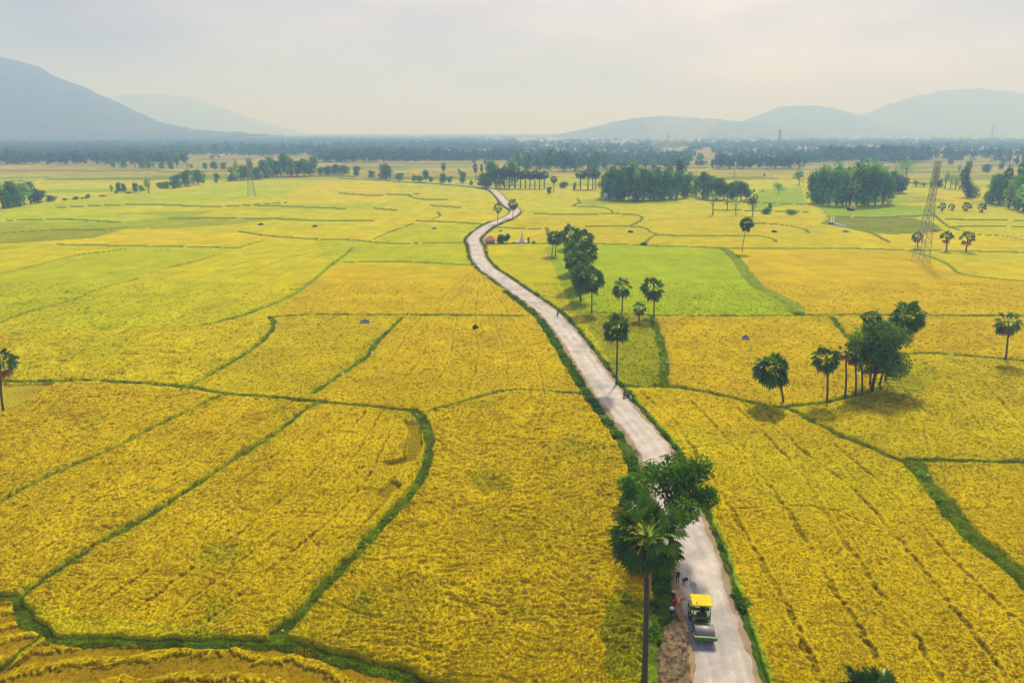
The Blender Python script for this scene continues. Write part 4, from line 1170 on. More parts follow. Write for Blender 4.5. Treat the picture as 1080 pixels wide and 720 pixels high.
put('palm', 584, 203, 184, 8.5, 'single palm standing clear right of the palm avenue'); put('bush', 579, 205, 197, 7, 'low bush at the foot of the single clear palm')
put('round', 595, 198.5, 191, 10, 'low dark tree between the single palm and the palm group')
for px, py, pt, w, l in ((612, 200, 178.5, 11, 'left palm of the four palm group before the large wood'), (620, 200, 177, 10, 'second palm of the four palm group'), (625, 199.5, 176.5, 9, 'third palm of the four palm group'), (628, 200, 178, 9, 'right palm of the four palm group before the large wood')):
    put('palm', px, py, pt, w * 1.35, l)
put('bush', 606, 200, 192, 5, 'dark bush under the four palm group')

# ---- the two groves
def grove(pts, label, group, kinds):
    for px, py, pt, w in pts:
        put(random.choice(kinds), px + RNG.uniform(-1, 1), py, pt + RNG.uniform(-2, 2), w * 1.15, label, group)
grove([(637,209,186,11),(643,210,176,14),(651,211,178,13),(658,212,183,14),(664,211,176,15),(671,212,182,13),(678,211.5,176,15),(686,211,179,14),(693,211,181,14),(700,210.5,178,14),(707,210,184,13),(714,209.5,182,13),(721,209,187,12),
       (646,206,174,13),(656,205,172,14),(668,205,173,14),(680,205,176,14),(692,205,175,14),(704,204,172,13),(715,204,168,11),(725,206,182,12),(733,207,186,12), (741,209,178,12), (640,210,196,10),(652,212,198,12),(672,213,199,13),(690,212,198,12)],
      'tree packed in the broad dark wood right of the palm group', 'trees of the broad dark wood', ['round','tall','tall','round'])
grove([(747,210.5,189,14),(755,211,187,13),(764,211,192,14),(772,212,192,14),(781,212,191,13),(787,211,197,10),(750,206,183,12),(759,206,186,12),(776,207,190,12),(768,207,194,12)],
      'tree of the low dark thicket running right from the broad wood', 'trees of the low dark thicket', ['round','round','tall'])
grove([(856,214,176,13),(861,215,182,12),(867,216,178,14),(874,216.5,181,13),(881,217,179,14),(888,217,178,13),(895,217.5,174,14),(902,217.5,172,14),(909,217,176,13),(916,217,174,14),(923,216.5,178,13),(930,216,180,13),(936,215,184,11),
       (863,211,175,13),(872,211,176,13),(882,211,173,13),(892,211,171,14),(901,210,168,14),(911,210,164,12),(920,210,172,13),(930,210,178,12),(866,214,198,14),(893,217,196,13),(912,217,195,13)],
      'tree packed in the tall dense grove left of the lattice pylon', 'trees of the tall dense grove', ['tall','tall','euca','round'])
grove([(938,205,178,11),(944,204,182,11),(950,203.5,186,10),(946,204,190,10),(935,207,190,12)], 'tree of the low clump at the right foot of the dense grove', 'trees at the foot of the dense grove', ['round'])
grove([(966,197,191,10),(975,197,190,10),(983,197.5,187,9),(990,198,190,9)], 'low tree on the dark bund behind the pylon', 'low trees behind the pylon', ['round','euca'])
grove([(997,199,178,7),(1002,199,183,6),(985,196,176,7),(1008,200,186,7)], 'thin tree before the conical tree', 'thin trees before the conical tree', ['euca'])
put('palm', 1058, 215, 173, 10, 'tall round headed palm over the wood at the right edge'); put('palm', 1071.5, 206, 169, 8, 'left one of two far palm heads at the right edge'); put('palm', 1079, 205, 168.5, 8, 'far palm head cut by the right edge')
grove([(1046,215,186,14),(1054,216,187,14),(1052,211,184,12),(1042,214,200,10),(1064,220,188,14),(1072,222,184,15),(1080,224,182,16),(1088,225,184,16),(1069,217,182,14),(1078,216,180,14),(1086,216,178,14),(1062,214,186,12),(1098,222,184,16)],
      'tree of the dark wood filling the right edge', 'trees of the right edge wood', ['tall','round','tall','euca'])
# ================================================================== ROAD ROLLER AND PEOPLE
def heading(d): return math.atan2(-d[0], d[1])
Z_ROAD = 0.44
p, d = road_at(743, 664)
right = np.array([d[1], -d[0]])
g = np.array(at(743.5, 683)); RP = g - d * 3.3          # middle of the machine
RZ = heading(d)
def on_roller(x, y, z):
    c, s = math.cos(RZ), math.sin(RZ); x, y, z = x * 1.12, y * 1.18, z * 1.12
    return (RP[0] + x * c - y * s, RP[1] + x * s + y * c, Z_ROAD + z)
t = empty('road_roller', (RP[0], RP[1], Z_ROAD - .02), RZ, 'green road roller with a yellow flat canopy and a smooth steel front drum', 'road roller'); t.scale = (1.12, 1.18, 1.12)
# local +Y is the drum end
drum = MB().lathe([(.35, -1.04), (.70, -1.05), (.75, -1.02), (.75, 1.02), (.70, 1.05), (.35, 1.04)], 40, (0, 1.75, .75), 'X').build('drum', M['drum'], t, True)
fr = MB()
for s in (-1, 1):
    fr.box((s * 1.15, 1.75, .78), (.13, 2.05, .34))
fr.box((0, 2.72, .80), (2.43, .22, .42)); fr.box((0, .78, .84), (2.43, .18, .40))
fr.build('drum_frame', M['green_paint'], t)
MB().box((0, 2.585, .62), (2.0, .05, .10)).build('scraper', M['dark_green'], t)
hitch = MB().box((0, .45, .80), (.6, .55, .42)); hitch.lathe([(.18, -.35), (.18, .35)], 12, (0, .38, .82)); hitch.build('hitch', M['dark_green'], t)
# operator platform and rear hood
body = MB()
body.prism([(-.05, .55), (.20, .75), (.20, 1.18), (-.02, 1.36), (-1.1, 1.36), (-1.1, .55)], (0, 1, 0), (0, 0, 1), (1, 0, 0), -.98, .98)
body.build('platform', M['green_paint'], t)
hood = MB().prism([(-1.102, .6), (-1.102, 1.62), (-2.55, 1.48), (-2.75, 1.1), (-2.7, .6)], (0, 1, 0), (0, 0, 1), (1, 0, 0), -.72, .72)
ho = hood.build('hood', M['green_paint'], t)
g_ = MB()
for k in range(6): g_.box((0, -2.71, .72 + k * .07), (1.1, .06, .03))
g_.build('grille', M['black'], ho)
MB().tube([(.45, -1.6, 1.5), (.45, -1.6, 2.15), (.45, -1.68, 2.25)], .045, 8).build('exhaust_pipe', M['black'], t)
dash = MB().prism([(-.22, 1.36), (.06, 1.36), (.02, 1.85), (-.16, 1.85)], (0, 1, 0), (0, 0, 1), (1, 0, 0), -.55, .55).build('dashboard', M['dark_green'], t)
MB().lathe([(.17, -.012), (.2, 0), (.17, .012)], 16, (-.25, -.30, 1.98)).build('steering_wheel', M['black'], dash)
for s in (-1, 1):
    w = empty('wheel', (s * .80, -1.70, .78)); w.parent = t
    MB().lathe([(.42, -.26), (.68, -.27), (.78, -.2), (.78, .2), (.68, .27), (.42, .26)], 28, (0, 0, 0), 'X').build('tyre', M['rubber'], w, True)
    MB().lathe([(.1, -.28 * 1), (.42, -.25), (.42, .25), (.1, .28)], 20, (0, 0, 0), 'X').build('rim', M['yellow_paint'], w)
    MB().prism([(-2.5, 1.2), (-2.3, 1.62), (-1.2, 1.66), (-1.0, 1.3), (-1.1, 1.3), (-1.25, 1.58), (-2.25, 1.55), (-2.42, 1.2)], (0, 1, 0), (0, 0, 1), (1, 0, 0), s * .80 - .27, s * .80 + .27).build('mudguard', M['green_paint'], t)
    MB().lathe([(.02, -.05), (.10, -.05), (.11, .03), (.02, .04)], 12, (s * .8, .235, 1.08)).build('headlight', M['glass'], t)
    rail = MB().tube([(s * .98, -.02, 1.36), (s * .98, -.02, 1.9), (s * .98, -1.05, 1.9), (s * .98, -1.05, 1.36)], .025, 6); rail.build('handrail', M['black'], t)
    for k in range(3): MB().box((s * 1.08, -.6, .45 + k * .3), (.2, .45, .04)).build('step', M['black'], t)
seat = MB().box((-.25, -.78, 1.58), (.5, .5, .14)); seat.box((-.25, -1.02, 1.9), (.5, .1, .6)); seat.build('seat', M['black'], t)
MB().box((-.25, -.78, 1.44), (.3, .3, .16)).build('seat_base', M['dark_green'], t)
for sx in (-1, 1):
    for y in (-.06, -1.36):
        MB().tube([(sx * .92, y, 1.30), (sx * .94, y, 2.86)], .04, 6).build('canopy_post', M['dark_green'], t)
ca = MB(); ca.prism([(-1.14, 2.85), (1.14, 2.85), (1.12, 2.96), (.6, 3.0), (-.6, 3.0), (-1.12, 2.96)], (1, 0, 0), (0, 0, 1), (0, 1, 0), -1.62, .22)
ca = ca.build('canopy', M['yellow_paint'], t)
MB().lathe([(.07, 3.0), (.07, 3.1), (.05, 3.14)], 10, (.6, -.1, 0)).build('beacon', M['sand'], ca)
# drum bracket seen on the machine's left side
MB().box((1.30, 1.55, .95), (.16, .5, .34)).build('vibration_motor', M['green_paint'], t)
make_person(SIT, (M['dark_cloth'], M['dark_cloth']), 'operator in dark clothes and a yellow helmet seated under the roller canopy', on_roller(-.25, -.80, .82), RZ, ('round', M['yellow_hat']), 1.08)

# workers on the left roadside; dug soil, sheet, sand
def spot(px, py, z=.36):
    x, y = at(px, py); k = (CAM_H - z) / CAM_H
    return (x * k, y * k, z)
make_person(STAND, (M['dark_cloth'], M['dark_cloth']), 'worker in dark clothes and a yellow hat standing half under the palm fronds', spot(714.5, 613.5), 2.6, ('cone', M['yellow_hat']), 1.14)
make_person(BEND, (M['dark_cloth'], M['purple_cloth']), 'worker in dark clothes bending over at the road edge behind the roller', spot(721, 617), 3.4, ('round', M['dark_cloth']), 1.14)
make_person(STAND, (M['dark_cloth'], M['red_cloth']), 'worker in a black top and a broad straw cone hat by the orange sheet', spot(709.5, 636), 2.9, ('cone', M['straw']), 1.14)
make_person(BEND, (M['red_cloth'], M['red_cloth']), 'worker in red bending down with a yellow hat beside the straw hatted one', spot(711.5, 641), 3.9, ('cone', M['yellow_hat']), 1.14)
make_person(SQUAT, (M['blue_cloth'], M['dark_cloth']), 'worker in grey blue clothes and a white hat crouching on the roadside', spot(708.5, 648), 2.7, ('cone', M['white_hat']), 1.25)

def blob_mound(name, pts, h, mat, kind=None, seed=0, res=44, rough=.35, z0=.30):
    G = np.array([at(*p) for p in pts]); x0, y0 = G.min(0); x1, y1 = G.max(0)
    gx, gy = np.meshgrid(np.linspace(x0, x1, res), np.linspace(y0, y1, res * 2), indexing='ij')
    ins = np.zeros(gx.shape); D = np.full(gx.shape, 99.); s = np.zeros(gx.shape, bool); j = len(G) - 1
    for i in range(len(G)):
        a, b = G[j], G[i]
        if a[1] != b[1]: s ^= ((b[1] > gy) != (a[1] > gy)) & (gx < (a[0] - b[0]) * (gy - b[1]) / (a[1] - b[1]) + b[0])
        ab = b - a; tt = np.clip(((gx - a[0]) * ab[0] + (gy - a[1]) * ab[1]) / (ab @ ab), 0, 1)
        D = np.minimum(D, np.hypot(gx - a[0] - tt * ab[0], gy - a[1] - tt * ab[1])); j = i
    D = np.where(s, D, -D) + .35 * fbm(gx * .9, gy * .9, seed, 3)
    Zm = z0 + h * sstep(0, 1.2, D) * (1 + rough * 2.0 * fbm(gx * .8, gy * .8, seed + 5, 4)) - .5 * sstep(0, -.5, D)
    V = np.stack([gx, gy, Zm], -1).reshape(-1, 3); n, m = gx.shape; I = np.arange(n * m).reshape(n, m)
    F = np.stack([I[:-1, :-1], I[1:, :-1], I[1:, 1:], I[:-1, 1:]], -1)
    keep = (D[:-1, :-1] > -.5)
    return tag(link(name, np_mesh(name, V, F[keep], None, True), mat), kind=kind)
blob_mound('dirt', P(702,664, 712,655, 722,662, 724,690, 728,722, 730,760, 702,760, 697,715, 697,690), .10, M['soil'], 'stuff', 501, 80, .9, z0=.46)
mb = MB(); r_ = random.Random(5)
for i in range(170):
    py = r_.uniform(652, 745); px = r_.gauss(712 + (py - 655) * .06, 6.5)
    x, y = at(px, py); s_k = r_.uniform(.04, .10) if i % 6 else r_.uniform(.08, .16)
    q = Quaternion((r_.random(), r_.random(), r_.random()), r_.random() * 6).to_matrix()
    mb.box((x, y, .52 + s_k * .2), (s_k * 2, s_k * (1 + r_.random()), s_k), q)
tag(mb.build('rubble', M['soil']), kind='stuff')
blob_mound('sand', P(716,640, 724,640, 727,652, 720,656, 713,650), .12, M['sand'], 'stuff', 511, 24)
blob_mound('sand', P(721,690, 727,690, 736,722, 738,745, 728,745, 724,715), .14, M['sand'], 'stuff', 521, 24)
blob_mound('gravel', P(725,612, 734,618, 729,640, 724,652, 726,668, 734,690, 752,691, 752,664, 740,640, 737,630, 729,622), .02, M['gravel'], 'stuff', 531, 40, .1, .445)
sh = MB(); nx = 8
for i in range(nx + 1):
    for j in range(nx + 1):
        u, v = i / nx - .5, j / nx - .5
        sh.v.append((u * 1.5, v * 2.0, .10 + .10 * math.sin(7 * u + 3 * v) * math.cos(5 * v - 2 * u) + .06 * math.sin(13 * v)))
for i in range(nx):
    for j in range(nx):
        a = i * (nx + 1) + j; sh.f.append((a, a + nx + 1, a + nx + 2, a + 1))
o = sh.build('tarpaulin', M['orange_sheet'], None, True); o.location = spot(716.5, 627, .46); o.rotation_euler = (0, 0, .2)
tag(o, 'crumpled pale orange sheet spread on the roadside among the workers', 'tarpaulin')

# ------------------------------------------------------------------ motorbikes
def motorbike(loc, rz, label, mat):
    e = empty('motorbike', loc, rz, label, 'motorbike')
    for y in (-.62, .62):
        w = empty('wheel', (0, y, .29)); w.parent = e
        MB().lathe([(.22, -.04), (.29, -.03), (.29, .03), (.22, .04)], 20, (0, 0, 0), 'X').build('tyre', M['rubber'], w, True)
        MB().lathe([(.03, -.05), (.21, -.015), (.21, .015), (.03, .05)], 14, (0, 0, 0), 'X').build('rim', M['steel'], w)
    MB().prism([(-.75, .62), (-.7, .76), (.05, .74), (.2, .5), (.42, .92), (.52, .92), (.42, .40), (.1, .26), (-.35, .28)], (0, 1, 0), (0, 0, 1), (1, 0, 0), -.11, .11).build('body', mat, e)
    MB().box((0, -.32, .79), (.24, .75, .09)).build('seat', M['black'], e)
    mb = MB()
    for s in (-1, 1): mb.tube([(s * .07, .62, .29), (s * .07, .46, .9)], .025, 6)
    mb.build('front_fork', M['steel'], e)
    MB().tube([(-.34, .36, 1.03), (-.1, .46, 1.0), (.1, .46, 1.0), (.34, .36, 1.03)], .02, 6).build('handlebar', M['black'], e)
    MB().lathe([(.02, .0), (.09, .0), (.08, .08), (.02, .1)], 10, (0, .52, .93)).build('headlight', M['glass'], e)
    return e
def rider_on(px, py, off, toward, blab, plab, mat, clothes, hat):
    p, d = road_at(px, py); d = d * toward
    g = np.array(at(px, py)); rz = heading(d)
    motorbike((g[0], g[1], Z_ROAD - .02), rz, blab, mat)
    b = d * -.30
    make_person(SIT, clothes, plab, (g[0] + b[0], g[1] + b[1], Z_ROAD + .0), rz, hat)
rider_on(658.5, 420.5, 0, 1, 'dark motorbike on the road just past the roadside palm', 'rider in dark purple clothes on the motorbike near the roadside palm', M['black'], (M['purple_cloth'], M['dark_cloth']), ('round', M['dark_cloth']))
rider_on(588, 334, 0, -1, 'dark motorbike at the right road edge beside the tree row', 'rider in grey clothes on the motorbike beside the tree row', M['black'], (M['grey_cloth'], M['dark_cloth']), ('round', M['dark_cloth']))
rider_on(520.5, 203, 0, 1, 'small far motorbike below the palm avenue', 'tiny rider in dark clothes below the palm avenue', M['black'], (M['dark_cloth'], M['dark_cloth']), ('round', M['dark_cloth']))

# ------------------------------------------------------------------ lattice pylons
def pylon(px, py, ptop, half, label, rz=0.35, w=.11, segs=9):
    x, y, H = tree_spot(px, py, ptop); H = max(H, 20)
    e = empty('lattice_pylon', (x, y, 0), rz, label, 'pylon')
    waist = H * .62
    def hw(z): return half + (half * .42 - half) * (z / waist) if z < waist else half * .42 + (half * .34 - half * .42) * (z - waist) / (H - waist)
    zs = [0]
    zc = 0
    while zc < H - .5:
        zc += max(1.8, 1.9 * hw(zc)); zs.append(min(zc, H))
    cs = [(-1, -1), (1, -1), (1, 1), (-1, 1)]
    for cx_, cy_ in cs:
        MB().tube([(cx_ * hw(z), cy_ * hw(z), z) for z in (0, waist, H)], [w * 1.3, w * 1.1, w * .8], 4).build('leg', M['steel'], e)
        MB().box((cx_ * half, cy_ * half, .15), (1.0, 1.0, .9)).build('footing', M['concrete'], e)
    mb = MB()
    for z0, z1 in zip(zs[:-1], zs[1:]):
        for i in range(4):
            a, b = cs[i], cs[(i + 1) % 4]
            A0 = (a[0] * hw(z0), a[1] * hw(z0), z0); B0 = (b[0] * hw(z0), b[1] * hw(z0), z0)
            A1 = (a[0] * hw(z1), a[1] * hw(z1), z1); B1 = (b[0] * hw(z1), b[1] * hw(z1), z1)
            mb.bar(A0, B1, w * .9); mb.bar(B0, A1, w * .9); mb.bar(A1, B1, w * .9)
    mb.build('bracing', M['steel'], e)
    for f, L in ((.66, .06), (.79, .055), (.92, .05)):
        z = H * f; L = L * H; m2 = MB()
        for s in (-1, 1):
            for q in (-1, 1):
                m2.bar((s * hw(z), q * hw(z), z), (s * L, 0, z + .3), w * .9); m2.bar((s * hw(z + 1.6), q * hw(z + 1.6), z + 1.6), (s * L, 0, z + .3), w * .9)
            for k in range(1, 4):
                t_ = k / 4; m2.bar((s * (hw(z) + (L - hw(z)) * t_), 0, z + .2 * t_), (s * (hw(z) + (L - hw(z)) * t_), 0, z + 1.6 * (1 - t_) + .3 * t_), w * .6)
        arm = m2.build('crossarm', M['steel'], e)
        m3 = MB()
        for s in (-1, 1): m3.lathe([(.08, -1.6), (.16, -1.2), (.08, -.8), (.16, -.4), (.05, 0)], 6, (s * L, 0, z + .2))
        m3.build('insulator', M['grey_tomb'], arm)
    return e
pylon(970.5, 277.5, 170, 2.8, 'tall steel lattice pylon standing in the yellow field at the right', .45, .13)
pylon(265.5, 207, 166.5, 3.4, 'pale thin lattice pylon in the left field before the dark tree line', .3, .15)
pylon(820.5, 161, 136.5, 5.0, 'hazy pylon among the far woods below the middle hill', .3, .42)
pylon(883, 139, 128.5, 5.0, 'faint pylon on the low rise under the middle hill', .3, .5)
pylon(703.5, 158, 141, 5.0, 'faint pylon in the smoke haze behind the broad dark wood', .3, .4)
pylon(1044.5, 150, 131.5, 5.0, 'faint far pylon below the tallest right hill', .3, .5)
# wooden pole on the far right plots
x, y = at(774, 187.5)
e = empty('utility_pole', (x, y, 0), .2, 'thin dark pole standing in the plot behind the low thicket', 'utility pole')
MB().tube([(0, 0, -.5), (0, 0, 11)], [.35, .25], 8).build('pole', M['dark_wood'], e)
MB().box((0, 0, 10), (3.4, .25, .3)).build('crossarm', M['dark_wood'], e)

# ------------------------------------------------------------------ pavilion and stupa by the road bend
x, y = at(517, 258)
e = empty('pavilion', (x, y, 0), .08, 'small open pavilion with a red hipped roof beside the road bend', 'pavilion'); e.scale = (.84, .84, .84)
MB().box((0, 0, .3), (6.4, 4.6, .7)).build('floor_slab', M['concrete'], e)
for sx in (-1, 0, 1):
    for sy in (-1, 1):
        if sx == 0 and sy == -1: continue
        MB().box((sx * 2.8, sy * 1.9, 1.9), (.35, .35, 2.6)).build('post', M['whitewash'], e)
MB().box((0, 1.9, 1.5), (5.2, .2, 1.7)).build('back_wall', M['whitewash'], e)
rf = MB(); a, b, z0, z1 = 4.2, 3.2, 3.15, 5.4
rf.v = [(-a, -b, z0), (a, -b, z0), (a, b, z0), (-a, b, z0), (-1.3, 0, z1), (1.3, 0, z1), (-a, -b, z0 - .18), (a, -b, z0 - .18), (a, b, z0 - .18), (-a, b, z0 - .18)]
rf.f = [(0, 1, 5, 4), (1, 2, 5), (2, 3, 4, 5), (3, 0, 4), (6, 7, 1, 0), (7, 8, 2, 1), (8, 9, 3, 2), (9, 6, 0, 3), (9, 8, 7, 6)]
rf = rf.build('roof', M['red_roof'], e)
MB().tube([(-1.5, 0, z1), (1.5, 0, z1)], .14, 6).build('roof_ridge', M['red_roof'], rf)
x, y = at(549, 257)
e = empty('stupa', (x, y, 0), .05, 'white stepped stupa with a pointed spire above a low white base', 'stupa'); e.scale = (.66, .66, .66)
MB().box((1.0, 0, .8), (8.6, 6.0, 2.2)).build('plinth', M['whitewash'], e)
sp = MB(); cx_ = 1.2
sp.lathe([(2.6, 1.9), (2.6, 2.5), (2.2, 2.5), (2.1, 3.3), (1.75, 3.4), (1.7, 4.2), (1.35, 4.4), (1.3, 5.0), (1.0, 5.6), (.75, 7.2), (.5, 9.0), (.25, 11.0), (.08, 13.0), (.02, 13.6)], 16, (cx_, 0, 0))
sp.build('spire', M['whitewash'], e)
MB().box((-5.2, -1.0, .9), (4.8, 2.2, 2.2)).build('annex', M['whitewash'], e)
MB().box((-5.2, -2.13, .8), (1.0, .08, 1.6)).build('door', M['dark_wood'], e)
plant_broad('broadleaf_tree', 527.5, 257.5, 247.5, 8, 'rounded dark shrub tree right of the red roofed pavilion', n=420, leaf=.45, lobes=6, seed=601, base=.05, col=DARK)
plant_broad('broadleaf_tree', 535, 257.5, 246.5, 7, 'small dark tree between the shrub tree and the white stupa', n=420, leaf=.45, lobes=6, seed=602, base=.1, col=DARK)
put('bush', 530.5, 257.5, 247, 6, 'dark bush between two shrub trees by the pavilion'); put('bush', 557.5, 257.5, 250, 3.4, 'narrow dark bush right of the white stupa')
put('bush', 563, 257.8, 254, 6, 'low bush on the dark ditch right of the stupa'); put('bush', 528, 244.8, 242.5, 4.5, 'tiny dark bush in the yellow plot behind the pavilion')

# ------------------------------------------------------------------ graves, channel, hut and small things
def tomb(px, py, w, d, label, mat, rz=0.0, dark=None, head=True):
    x, y = at(px, py); z = ground_z(x, y) * .5 + .35
    w *= .72; d *= .72
    e = empty('tomb', (x, y, z), rz, label, 'tomb')
    mb = MB()
    mb.box((0, d / 2 - .1, .25), (w, .2, .9)); mb.box((0, -d / 2 + .1, .15), (w, .2, .7)); mb.box((-w / 2 + .1, 0, .2), (.2, d - .42, .8)); mb.box((w / 2 - .1, 0, .2), (.2, d - .42, .8))
    mb.build('kerb', mat, e)
    MB().prism([(-w * .30, -.2), (w * .30, -.2), (w * .28, .5), (-w * .28, .5)], (1, 0, 0), (0, 0, 1), (0, 1, 0), -d * .28, d * .28).build('grave_slab', dark or mat, e)
    if head: MB().prism([(-.45, .1), (.45, .1), (.45, .95), (0, 1.2), (-.45, .95)], (1, 0, 0), (0, 0, 1), (0, 1, 0), d / 2 - .2, d / 2 + .02).build('headstone', mat, e)
tomb(385, 342.5, 4.4, 2.6, 'pale rimmed tomb with a dark slab lying in the left golden field', M['concrete'], .1, M['dark_wood'])
tomb(501.5, 348.5, 2.4, 1.9, 'dark rounded tomb in the golden field left of the road', M['dark_tomb'], .2)
tomb(786, 360, 3.0, 2.0, 'dark grey tomb in the golden field right of the road', M['grey_tomb'], -.2, M['dark_tomb'])
tomb(275, 238, 4.2, 3, 'dark low tomb in the bright field at the left', M['dark_tomb'], 0)
tomb(332, 240, 4.2, 3, 'reddish dark tomb right of another in the bright left field', M['dark_tomb'], 0, M['red_roof'])
tomb(665, 246, 4.2, 3, 'dark tomb left of the winding bund', M['dark_tomb'], 0)
tomb(816.5, 245.8, 4.2, 3, 'brown tomb by the curved bund', M['dark_wood'], 0)
tomb(892, 245.6, 4.4, 3, 'bluish grey tomb under the stubble plot', M['grey_tomb'], 0)
tomb(986, 244.5, 4.4, 3, 'reddish tomb beside the stubble plot, right of the pylon', M['red_roof'], 0, M['dark_wood'])
tomb(458, 242.5, 3.6, 2.6, 'small tan tomb in the yellow field left of the road bend', M['grey_tomb'], 0)
# irrigation channel at the stubble plot
a_, b_, c_ = at(878.5, 229.5), at(877.5, 236.2), at(892, 240.3)
mb = MB()
for p0, p1 in ((a_, b_), (b_, c_)):
    p0, p1 = Vector((*p0, .5)), Vector((*p1, .5)); dd = p1 - p0; L = dd.length; rot = Matrix.Rotation(math.atan2(dd.y, dd.x), 3, 'Z')
    sdv = Vector((-dd.y, dd.x, 0)).normalized()
    for s in (-1, 1): mb.box(tuple((p0 + p1) / 2 + sdv * s * .75), (L - 1.2, .4, 1.5), rot)
e = mb.build('irrigation_channel', M['whitewash']); tag(e, 'white concrete irrigation channel turning at the corner of the stubble plot', 'channel')
x, y = at(876.5, 236.8)
e = empty('culvert', (x, y, 0), 0, 'dark culvert head at the corner of the white channel', 'culvert')
MB().box((0, 0, .6), (3.2, 2.4, 1.8)).build('head_wall', M['grey_tomb'], e); MB().lathe([(.55, -1.25), (.55, 1.25)], 12, (0, -.4, .6), 'X').build('pipe', M['dark_tomb'], e)
x, y = at(898, 222.3)
e = empty('field_hut', (x, y, 0), .25, 'small thatched field hut with a dark open front before the dense grove', 'hut')
rf = MB().prism([(-3.0, 1.7), (3.0, 2.6), (3.0, 2.9), (.4, 4.2), (-3.0, 2.0)], (0, 1, 0), (0, 0, 1), (1, 0, 0), -3.2, 3.2).build('roof', M['thatch'], e)
MB().box((0, 1.2, 1.1), (4.8, 2.4, 2.2)).build('wall', M['dark_wood'], e)
for s in (-1, 1): MB().tube([(s * 2.6, -2.4, -.2), (s * 2.6, -2.4, 1.85)], .12, 6).build('post', M['dark_wood'], e)
x, y = at(638.5, 211.5)
e = empty('shrine', (x, y, 0), .1, 'small white shrine tower at the left foot of the broad dark wood', 'shrine')
MB().box((0, 0, 2.2), (3.0, 2.6, 5.4)).build('wall', M['house_blue'], e)
MB().prism([(-2.0, 4.9), (2.0, 4.9), (0, 6.8)], (1, 0, 0), (0, 0, 1), (0, 1, 0), -1.7, 1.7).build('roof', M['whitewash'], e)
MB().box((0, -1.33, 1.3), (1.1, .08, 2.4)).build('door', M['dark_wood'], e)

def sack(px, py, s, label, sq=1.0):
    x, y = at(px, py); mb = MB()
    mb.lathe([(.30, 0), (.42, .12), (.40, .36), (.22, .55), (.12, .60), (.16, .70)], 10)
    r = random.Random(int(px * 7))
    mb.v = [(v[0] * (1.5 + .2 * r.random()) * s, v[1] * (1 + .2 * r.random()) * s, v[2] * s * sq) for v in mb.v]
    o = mb.build('sack', M['white_bag'], None, True); o.location = (x, y, ground_z(x, y) + .1); o.rotation_euler = (0, 0, r.random() * 3)
    tag(o, label, 'sack')
sack(484.5, 353.5, .8, 'small white sack in the crop left of the dark rounded tomb')
sack(361.5, 397, 1.0, 'white sack at the lower end of the diagonal grass bund')
sack(392.5, 374.5, .8, 'whitish sack halfway up the diagonal grass bund')
sack(704, 385, .9, 'white sack at the grassy ditch edge right of the roadside palm')
sack(978, 503.5, .5, 'white sack on the wide green bund at the right')
sack(298, 668.5, .3, 'white sack at the lower left bund junction')
sack(178, 265.5, 1.2, 'white speck of a sack in the wide bright left field')
sack(1004.5, 376.5, .8, 'white sack on the bund left of the lone shaggy palm')
x, y = at(665, 423)
e = empty('marker_post', (x, y, .3), 0, 'short pale blue marker post on the verge near the roadside palm', 'post')
MB().prism([(-.22, 0), (.22, 0), (.22, 1.0), (.12, 1.2), (-.12, 1.2), (-.22, 1.0)], (1, 0, 0), (0, 0, 1), (0, 1, 0), -.12, .12).build('post', M['house_blue'], e)
# ================================================================== FAR COUNTRY
def wood_mass(name, specs, col, nleaf=46):
    """far-off wood that reads as one mass: thousands of leaf clumps over short trunks, one object"""
    Vs = []; Cs = []
    for x, y, h, w in specs:
        nl = nleaf
        d = RNG.normal(0, 1, (nl, 3)); d /= np.linalg.norm(d, axis=1)[:, None]
        r = RNG.uniform(0.4, 1.05, nl)[:, None]
        lobes = RNG.normal(0, 1, (4, 3)) * np.array([w * .22, w * .22, h * .15])
        C = np.array([x, y, h * .55]) + lobes[RNG.integers(0, 4, nl)] + d * r * np.array([w * .34, w * .34, h * .34])
        C[:, 2] = np.maximum(C[:, 2], 0.3)
        nr = d + RNG.normal(0, .5, (nl, 3)); nr /= np.linalg.norm(nr, axis=1)[:, None]
        t = np.cross(nr, RNG.normal(0, 1, (nl, 3))); t /= np.linalg.norm(t, axis=1)[:, None]; b = np.cross(nr, t)
        s = (w * .19 * RNG.uniform(.6, 1.3, nl))[:, None]
        Vs.append(np.stack([C - t * s, C - b * s * .7, C + t * s, C + b * s * .7], 1).reshape(-1, 3))
        cc = col * RNG.uniform(.75, 1.3) * RNG.uniform(.6, 1.4, nl)[:, None]
        Cs.append(np.repeat(cc, 4, 0))
        tv = np.array([(x - .25, y, -1), (x + .25, y, -1), (x + .15, y, h * .55), (x - .15, y, h * .55)])
        Vs.append(tv); Cs.append(np.tile(np.array(lin((70,62,50))), (4, 1)))
    V = np.concatenate(Vs)
    return tag(link(name, np_mesh(name, V, np.arange(len(V)).reshape(-1, 4), np.clip(np.concatenate(Cs), .003, 1)), M['leaf']), kind='stuff')

